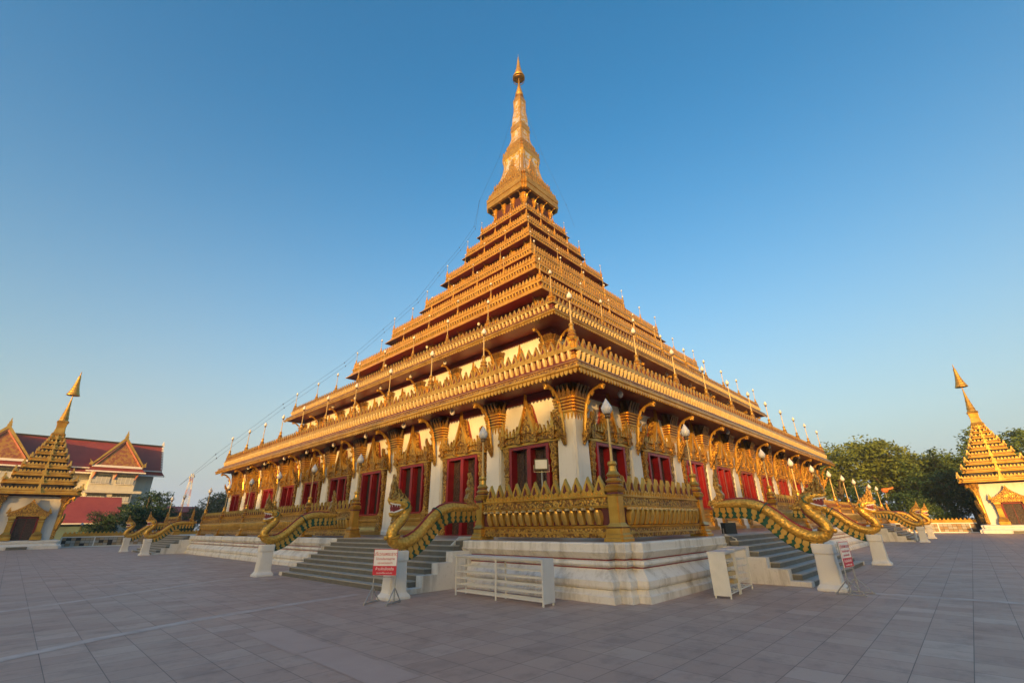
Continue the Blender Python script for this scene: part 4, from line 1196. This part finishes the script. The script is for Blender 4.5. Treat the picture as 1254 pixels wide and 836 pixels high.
# telecom tower
tw = MB()
bx, by, ht = 47.0, 400.0, 43.0
lv = [0, 7, 14, 20, 26, 31, 36, 40, 43]
for i, (a, c) in enumerate(zip(lv, lv[1:])):
    ra, rc = 3.4 * (1 - a / 52), 3.4 * (1 - c / 52)
    for sx, sy in ((-1, -1), (1, -1), (1, 1), (-1, 1)):
        tw.tube([(sx * ra, sy * ra, a), (sx * rc, sy * rc, c)], .12, 4, i % 2)
    for k in range(4):
        q = [(-1, -1), (1, -1), (1, 1), (-1, 1)]; (ax, ay), (cx2, cy2) = q[k], q[(k + 1) % 4]
        tw.tube([(ax * ra, ay * ra, a), (cx2 * rc, cy2 * rc, c)], .07, 4, i % 2); tw.tube([(cx2 * ra, cy2 * ra, a), (ax * rc, ay * rc, c)], .07, 4, i % 2)
        tw.tube([(ax * rc, ay * rc, c), (cx2 * rc, cy2 * rc, c)], .07, 4, i % 2)
for z, a in ((41, 0), (38.5, 2), (36, 4), (40, 3), (37, 1)):
    tw.lathe([(.05, -.9), (.5, -.9), (.5, .9), (.05, .9)], 8, (1.4 * math.cos(a), 1.4 * math.sin(a), z), 1)
o = tw.obj('telecom_tower', [plain('hazed_tower_red', (.34, .13, .12), (.40, .17, .15), 1, .6), plain('hazed_tower_white', (.50, .49, .48), (.56, .55, .54), 1, .6)], None, (bx, by, 0)); tag(o, 'distant red and white lattice telecom tower', 'tower')  # both tower colours darkened and greyed, distance haze painted into the base colour

# ------------------------------------------------------------------ trees
def crown_mesh(seed, lobes, n, size, flat=.6, name='crown', mat=None):
    rg = np.random.default_rng(seed)
    cs = []; 
    per = np.array([l[3] * l[4] * l[5] for l in lobes]) ** .75; per = (per / per.sum() * n).astype(int)
    for (cx, cy, cz, rx, ry, rz_), k in zip(lobes, per):
        # small clumps placed on the shell of the lobe, leaves in each clump
        m = max(6, k // 26)
        d = rg.normal(size=(m, 3)); d /= np.linalg.norm(d, axis=1)[:, None]
        rad = rg.uniform(.55, 1.05, (m, 1))
        c = d * rad * np.array([rx, ry, rz_]) + np.array([cx, cy, cz])
        cr = rg.uniform(.10, .22, (m, 1)) * (rx + ry + rz_) / 3 + .18
        idx = rg.integers(0, m, k)
        p = c[idx] + rg.normal(size=(k, 3)) * cr[idx] * np.array([1, 1, flat]) * .8
        cs.append(p)
    P = np.concatenate(cs); K = len(P)
    a = rg.normal(size=(K, 3)); a[:, 2] *= .55; a /= np.linalg.norm(a, axis=1)[:, None]
    t = rg.normal(size=(K, 3)); b = np.cross(a, t); b /= np.linalg.norm(b, axis=1)[:, None]
    L = rg.uniform(.7, 1.3, (K, 1)) * size
    v0 = P - a * L; v1 = P + b * L * .42; v2 = P + a * L; v3 = P - b * L * .42
    V = np.stack([v0, v1, v2, v3], 1).reshape(-1, 3)
    F = np.arange(4 * K).reshape(-1, 4)
    me = bpy.data.meshes.new(name); me.from_pydata(V.tolist(), [], F.tolist()); me.materials.append(mat); me.update()
    return me
def trunk_mesh(seed, h, r, lobes):
    rg = random.Random(seed); b = MB()
    b.tube([(0, 0, -.1), (rg.uniform(-.2, .2), rg.uniform(-.2, .2), h * .3), (rg.uniform(-.3, .3), rg.uniform(-.3, .3), h * .62), (0, 0, h * .9)], [r, r * .8, r * .6, r * .25], 8)
    for (cx, cy, cz, rx, ry, rz_) in lobes[:9]:
        z0 = h * rg.uniform(.3, .55)
        b.tube([(0, 0, z0), (cx * .5, cy * .5, (z0 + cz) / 2 + .4), (cx, cy, cz + rz_ * .3)], [r * .4, r * .25, r * .06], 6)
    return b.mesh('trunk', m_bark, True)
def make_tree_kind(seed, H_, Rr, n, size, mat, nl=10, open_=False):
    rg = random.Random(seed); lobes = []
    for i in range(nl):
        a = 2 * math.pi * i / nl * 1.618; q = rg.uniform(.25, .8) * Rr
        z = H_ * rg.uniform(.38, .88)
        rr = Rr * rg.uniform(.32, .52) * (1.1 - .5 * abs(z / H_ - .6)) * (.62 if open_ else 1)
        q = min(q, Rr * math.sqrt(max(.05, 1 - ((z / H_ - .55) / .5) ** 2)))
        lobes.append((q * math.cos(a), q * math.sin(a), z, rr, rr, rr * .62))
    lobes.append((0, 0, H_ * .88, Rr * .36, Rr * .36, H_ * .12))
    if not open_: lobes.append((0, 0, H_ * .55, Rr * .6, Rr * .6, H_ * .25))
    return crown_mesh(seed, lobes, n, size, .7, 'crown', mat), trunk_mesh(seed, H_, Rr * .055 + .08, lobes)
def tree(kind, x, y, s, rz, label, group, sz=1.):
    r = empty('tree', label, 'tree', (x, y, 0), rz, group); r.scale = (s, s, s * sz)
    inst(kind[1], 'trunk', r); inst(kind[0], 'crown', r); return r
K_ol = [make_tree_kind(11 + i, 13, 6.2, 9000, .26, m_leaf_olive if i < 2 else m_leaf_mid, 13) for i in range(3)]
K_dk = [make_tree_kind(31 + i, 10, 5.0, 9000, .22, m_leaf_dark, 12) for i in range(2)]
K_op = [make_tree_kind(51 + i, 15, 5.2, 3600, .26, m_leaf_mid, 14, True) for i in range(2)]
GR = 'trees beyond the right boundary wall'
RT = [(0, 63, -20, 1.10, 'broad olive tree just right of the pagoda eave'), (1, 64, -27.5, 1.17, 'tallest broad olive tree at the middle of the right wood'), (2, 64, -34, .98, 'mid green tree between the lawn dome bush and the olive trees'),
      (0, 60, -13.5, .92, 'olive tree partly hidden behind the far right naga heads'), (1, 66, -41, 1.0, 'olive tree directly behind the right gate roof'), (2, 62, -49, 1.12, 'mid green tree right of the right gate spire')]
for kx, x, y, s, lab in RT: tree(K_ol[kx], x, y, s, x * 1.7, lab, GR)
for kx, x, y, s, lab in ((0, 58, -31, .82, 'dark green tree low behind the right boundary wall'), (1, 57, -36.5, .86, 'dark green tree left of the right gate bracket'), (0, 60, -23, .70, 'dark shrubby tree under the tall olive tree'), (1, 72, -58, 1.2, 'dark tree at the right edge of the picture'), (1, 58, -9, .7, 'dark tree behind the far right lamps')):
    tree(K_dk[kx], x, y, s, y * 1.3, lab, GR)
for kx, x, y, s, lab in ((0, 74, -24, 1.12, 'thin crowned tree rising above the olive trees'), (1, 76, -40, 1.12, 'thin crowned tall tree just left of the right gate spire'), (0, 78, -47, 1.12, 'thin crowned tall tree behind the right gate spire'), (1, 75, -55, 1.15, 'thin crowned tall tree at the far right edge'), (1, 72, -15, 1.08, 'thin crowned tree peeping past the right roof end')):
    tree(K_op[kx], x, y, s, y, lab, GR)
bush = crown_mesh(77, [(0, 0, 1.6, 2.2, 2.2, 3.0)], 5000, .13, 1, 'crown', m_leaf_mid)
r = empty('clipped_bush', 'rounded dome shaped clipped bush behind the right boundary wall', 'bush', (52.5, -30.8, 0)); inst(bush, 'crown', r)
bt = MB(); bt.tube([(0, 0, 0), (0, 0, 2.5)], [.15, .08], 6); bt.obj('trunk', m_bark, r)
GL_ = 'trees beyond the left boundary wall'
for kx, x, y, s, lab in ((0, -26.0, 62, .80, 'big dark green tree in front of the cream hall end'), (1, -31.0, 60, .47, 'small dark green tree in front of the low red roof'), (1, -22.5, 66, .55, 'dark green tree at the right end of the hall'),):
    tree(K_dk[kx], x, y, s, x, lab, GL_)
for kx, x, y, s, lab in ((0, -5.5, 112, 1.02, 'dark distant tree left of the pagoda eave'), (1, -13.5, 122, .85, 'dark distant tree below the telecom tower'), (0, -1, 108, 1.12, 'dark distant tree touching the pagoda left eave'), (0, 8, 112, 1.1, 'dark distant tree hidden behind the pagoda'), (1, -18, 128, .8, 'dark distant tree behind the hall end')):
    tree(K_dk[kx], x, y, s, y, lab, GL_)
for i, (x, y, sc, lab) in enumerate(((54, -33.5, .46, 'low dark shrub between the dome bush and the right gate'), (56, -26.5, .50, 'low dark shrub left of the dome bush'), (57, -21, .50, 'low dark shrub behind the far right naga heads'), (58, -15.5, .5, 'low dark shrub behind the far right terrace lamps'), (55, -45, .5, 'low dark shrub on the far side of the right gate'),
                                  (70, -37, .95, 'round mid green tree filling the gap left of the right gate'), (71, -30, 1.02, 'round mid green tree behind the tallest olive tree'))):
    tree(K_dk[i % 2] if i < 5 else K_ol[2], x, y, sc, i * 1.9, lab, GR, .8 if i < 5 else 1)
for i, (x, y, sc, lab) in enumerate(((-27.5, 54, .30, 'low dark shrub right behind the left boundary wall'), (-21, 56, .34, 'low dark shrub behind the far left naga heads'), (-14, 58, .36, 'low dark shrub behind the far left terrace lamps'), (-6, 60, .4, 'low dark shrub beside the far left corner of the terrace'))):
    tree(K_dk[i % 2], x, y, sc, i * 1.3, lab, GL_, .85)
# the wood behind the viewer that keeps the plaza in evening shade
GS = 'trees behind the viewer shading the plaza'
rs = random.Random(5)
for i in range(27):
    y = -160 + i * 8.2 + rs.uniform(-1.5, 1.5); x = -150 + rs.uniform(-4, 4)
    if y < -98: hgt = 24.0
    elif y < -16: hgt = 21.3
    else: hgt = 21.3 - min(6.5, (y + 16) * .30)
    hgt += rs.uniform(-1.2, 1.0) + 1.7 + (1.6 if -88 < y < -50 else 0)
    tree(K_dk[i % 2], x, y, hgt / 10.2, i * 1.1, 'tall dark tree in the wood behind the viewer', GS)
    tree(K_dk[(i + 1) % 2], x - 9, y + 4.0, (hgt - 2.0) / 10.2, i * 2.3, 'tall dark tree in the wood behind the viewer', GS)

# ------------------------------------------------------------------ racks, signs, small things
def rack(label, loc, rz, L, bays, solid_end, H_=1.02, D=.42):
    r = empty('shoe_rack', label, 'shoe rack', loc, rz, 'white shoe racks')
    b = MB()
    for i in range(bays + 1):
        x = -L / 2 + L * i / bays
        for y in (-D / 2 + .02, D / 2 - .02): b.box(x - .018, x + .018, y - .018, y + .018, 0, H_ - .012, 0)
    for y in (-D / 2 + .02, D / 2 - .02): b.box(-L / 2, L / 2, y - .012, y + .012, H_ - .04, H_ - .013, 0); b.box(-L / 2, L / 2, y - .01, y + .01, .10, .125, 0)
    for i in range(bays + 1): x = -L / 2 + L * i / bays; b.box(x - .01, x + .01, -D / 2 + .02, D / 2 - .02, .10, .12, 0)
    b.obj('frame', [m_rack], r)
    b = MB(); b.box(-L / 2 - .03, L / 2 + .03, -D / 2 - .03, D / 2 + .03, H_ - .01, H_ + .035, 0); b.obj('top', [m_zinc], r)
    for j in range(5):
        z = .12 + j * (H_ - .2) / 5
        s = MB()
        for q in range(5):
            y = -D / 2 + .04 + q * (D - .08) / 4
            s.tube([(-L / 2, y, z), (-L / 4, y, z - .008), (0, y, z), (L / 4, y, z - .012), (L / 2, y, z)], .0085, 5)
        s.obj('shelf', [m_rack], r)
    for sx in ((solid_end,) if solid_end else ()):
        b = MB(); x = sx * (L / 2 + .022); b.box(x - .016, x + .016, -D / 2 - .01, D / 2 + .01, .06, H_ - .012, 0); b.obj('end_panel', [m_zinc if loc[0] < -29 else m_rack], r)
    return r
# left rack: ends measured on the ground (-30.9,-24.54) .. (-31.1,-27.85)
rack('long open white wire shoe rack in front of the plinth, left of the front corner', (-30.78, -26.15, 0), -math.pi / 2, 3.35, 2, 1)
rack('white shoe rack with solid end panel right of the front corner', (-26.55, -30.62, 0), R(6), .95, 1, -1, 1.08)
rack('second white shoe rack, closest to the near right steps', (-25.3, -30.5, 0), R(4), 1.2, 1, 0, 1.10)
rack('small white rack by the far right pedestal', (14.9, -31.3, 0), R(80), 1.3, 1, -1, 1.1)
# cardboard/plastic slips stored on the right rack
for i, (x, z, w) in enumerate(((-26.5, .92, .5), (-26.42, .72, .42), (-26.4, .5, .46), (-26.25, .3, .3))):
    b = MB(); b.box(-w / 2, w / 2, -.12, .12, 0, .10); o = b.obj('storage_tray', m_cream, None, (x, -30.66, z)); tag(o, f'pale tray on the {("top", "second", "third", "lowest")[i]} shelf of the solid ended rack', 'tray', 'trays on the shoe rack')
def text_lines(parent, lines, w, top, y, mats):
    for txt, size, z, mat in lines:
        cu = bpy.data.curves.new('lettering', 'FONT'); cu.body = txt; cu.size = size; cu.align_x = 'CENTER'; cu.extrude = .001
        tmp = bpy.data.objects.new('lettering', cu); scene.collection.objects.link(tmp); bpy.context.view_layer.update()
        me = bpy.data.meshes.new_from_object(tmp.evaluated_get(bpy.context.evaluated_depsgraph_get())); bpy.data.objects.remove(tmp)
        me.materials.clear(); me.materials.append(mat)
        o = bpy.data.objects.new('lettering', me); scene.collection.objects.link(o); o.parent = parent
        o.location = (0, y, z); o.rotation_euler = (math.pi / 2, 0, 0)
def sign(label, loc, rz):
    r = empty('standing_sign', label, 'sign', loc, rz, 'red and white standing signs')
    b = MB()
    for sx in (-1, 1):
        x = sx * .33
        b.tube([(x, 0, .05), (x, 0, 1.30)], .017, 6); b.tube([(x, -.34, .03), (x, .34, .03)], .017, 6)
        b.tube([(x, -.32, .04), (x, 0, .38)], .014, 6); b.tube([(x, .32, .04), (x, 0, .38)], .014, 6)
        for y in (-.34, .34): b.box(x - .02, x + .02, y - .02, y + .02, 0, .03)
    b.tube([(-.33, 0, .62), (.33, 0, .62)], .014, 6)
    b.obj('stand', [m_metal], r)
    p = MB(); p.box(-.36, .36, -.035, -.018, .66, 1.30, 0); p.box(-.355, .355, -.0385, -.035, .665, .89, 1)
    for x0, x1, z0, z1 in ((-.36, .36, 1.285, 1.30), (-.36, -.35, .66, 1.30), (.35, .36, .66, 1.30)): p.box(x0, x1, -.0385, -.035, z0, z1, 1)
    bo = p.obj('board', [m_sign_w, m_sign_r], r)
    text_lines(bo, [('บริเวณพระธาตุ', .125, 1.14, m_sign_r), ('โปรดแต่งกายสุภาพ', .075, 1.035, m_sign_r), ('และถอดรองเท้า', .075, .935, m_sign_r), ('ห้ามส่งเสียงดัง', .095, .785, m_sign_t), ('ขอบคุณที่ให้ความร่วมมือ', .05, .70, m_sign_t)], .6, 1.2, -.0395, None)
sign('red and white Thai notice on a folding stand before the left pedestal', (-33.15, -24.1, 0), R(-62))
sign('red and white Thai notice seen edge on before the right pedestal', (-24.15, -33.1, 0), R(-8))
# floodlights
def flood(label, loc, rz, pole):
    r = empty('floodlight', label, 'floodlight', loc, rz, 'terrace floodlights')
    b = MB(); b.box(-.26, .26, -.14, .10, pole - .20, pole + .20, 0); b.obj('housing', m_black, r)
    b = MB(); b.box(-.22, .22, -.152, -.142, pole - .16, pole + .16, 0); b.obj('lens', m_zinc, r)
    b = MB(); b.tube([(0, .02, 0), (0, .02, pole - .2)], .025, 6); b.tube([(-.29, 0, pole), (-.29, 0, pole - .26), (.29, 0, pole - .26), (.29, 0, pole)], .015, 5); b.obj('stand', m_metal, r)
flood('black framed floodlight on a pole beside the front corner column', (-27.2, -24.75, ZT), R(-55), 2.55)
flood('small blue grey floodlight on the terrace edge by the near right steps', (-20.9, -28.95, ZT), R(150), .22)
# white pipes at the end of the plinth
b = MB()
for d in (0, .12):
    b.tube([(-29.72 - d, -22.72, .05), (-29.74 - d, -22.72, .95), (-29.70 - d, -22.74, 1.22), (-29.5, -22.8, 1.42 + d * .5), (-28.9, -22.95, 1.46)], .035, 7)
o = b.obj('drain_pipe', m_rack); tag(o, 'white curved pipes at the plinth end beside the left steps', 'pipe')
b = MB(); b.tube([(-22.75, -29.78, .02), (-22.75, -29.78, 1.3), (-22.7, -29.4, 1.43)], .025, 6); o = b.obj('drain_pipe', m_rack); tag(o, 'thin white pipe at the plinth end beside the right steps', 'pipe')
# cables along the left and right ridge
def cable(label, pts, r=.012):
    b = MB(); b.tube(pts, r, 5)
    for p in pts[1:-1]: b.lathe([(.01, -.1), (.05, -.05), (.05, .05), (.01, .1)], 6, p)
    o = b.obj('guy_cable', m_black); tag(o, label, 'cable', 'cables running down from the spire')
def ridge_pts(sx, sy, d):
    out = [(sx * .6, sy * .6, 66.5), (sx * 2.4, sy * 2.4, 56), (sx * 4.6, sy * 4.6, 47.2)]
    for s, z in reversed([(t[0], t[1]) for t in TIERS]): out.append((sx * (s + d * .3), sy * (s + d * .3), z + 1.2 + d))
    out.append((sx * (TIERS[0][0] + 2.6), sy * (TIERS[0][0] + 2.6), 6.6)); return out
cable('dark cable running down the left ridge, outer of the two', ridge_pts(-1, 1, .9)); cable('dark cable running down the left ridge, inner of the two', ridge_pts(-1, 1, .45))
cable('dark cable running down from the spire on the right side', [(.6, -.6, 66.5), (2.4, -2.4, 56.5), (4.7, -4.7, 46.5), (5.4, -5.4, 42.5)])
# small lamp post by the left wall and parked vehicle roofs beyond it
b = MB(); b.tube([(0, 0, 0), (0, 0, 2.6)], [.14, .05], 8, 0); b.lathe([(.02, 2.6), (.14, 2.65), (.16, 2.8), (.05, 2.95)], 10, m=1)
o = b.obj('wall_lamp', [m_gold, m_bulb], None, (-34.2, 50, 0)); tag(o, 'small gold lamp post beside the left gate', 'lamp')
b = MB(); b.tube([(0, 0, 0), (0, 0, 6.0)], .06, 6, 0); b.lathe([(.05, -.4), (.4, -.25), (.5, 0), (.4, .3), (.05, .4)], 10, (0, 0, 6.3), 1); b.prism([(0, 0), (.95, .25), (.95, .5), (0, .3)], -.03, .03, 1, org=(.3, 0, 6.3))
o = b.obj('lantern_pole', [m_metal, plain('orange_cloth', (.70, .16, .03), (.78, .22, .05), 2, .6)], None, (60, -26.6, 0), -math.pi / 2); tag(o, 'bright orange lantern on a pole among the right trees', 'lantern')

# ------------------------------------------------------------------ evening haze
hm = bpy.data.materials.new('evening_haze'); hm.use_nodes = True
hn = hm.node_tree.nodes; hn.remove(hn['Principled BSDF'])
pv = hn.new('ShaderNodeVolumePrincipled'); pv.inputs['Color'].default_value = (.80, .86, .92, 1); pv.inputs['Density'].default_value = .00042
hm.node_tree.links.new(pv.outputs[0], hn['Material Output'].inputs['Volume'])
b = MB(); b.box(-240, 260, -240, 440, -1.1, 86)
tag(b.obj('haze', hm), kind='stuff')
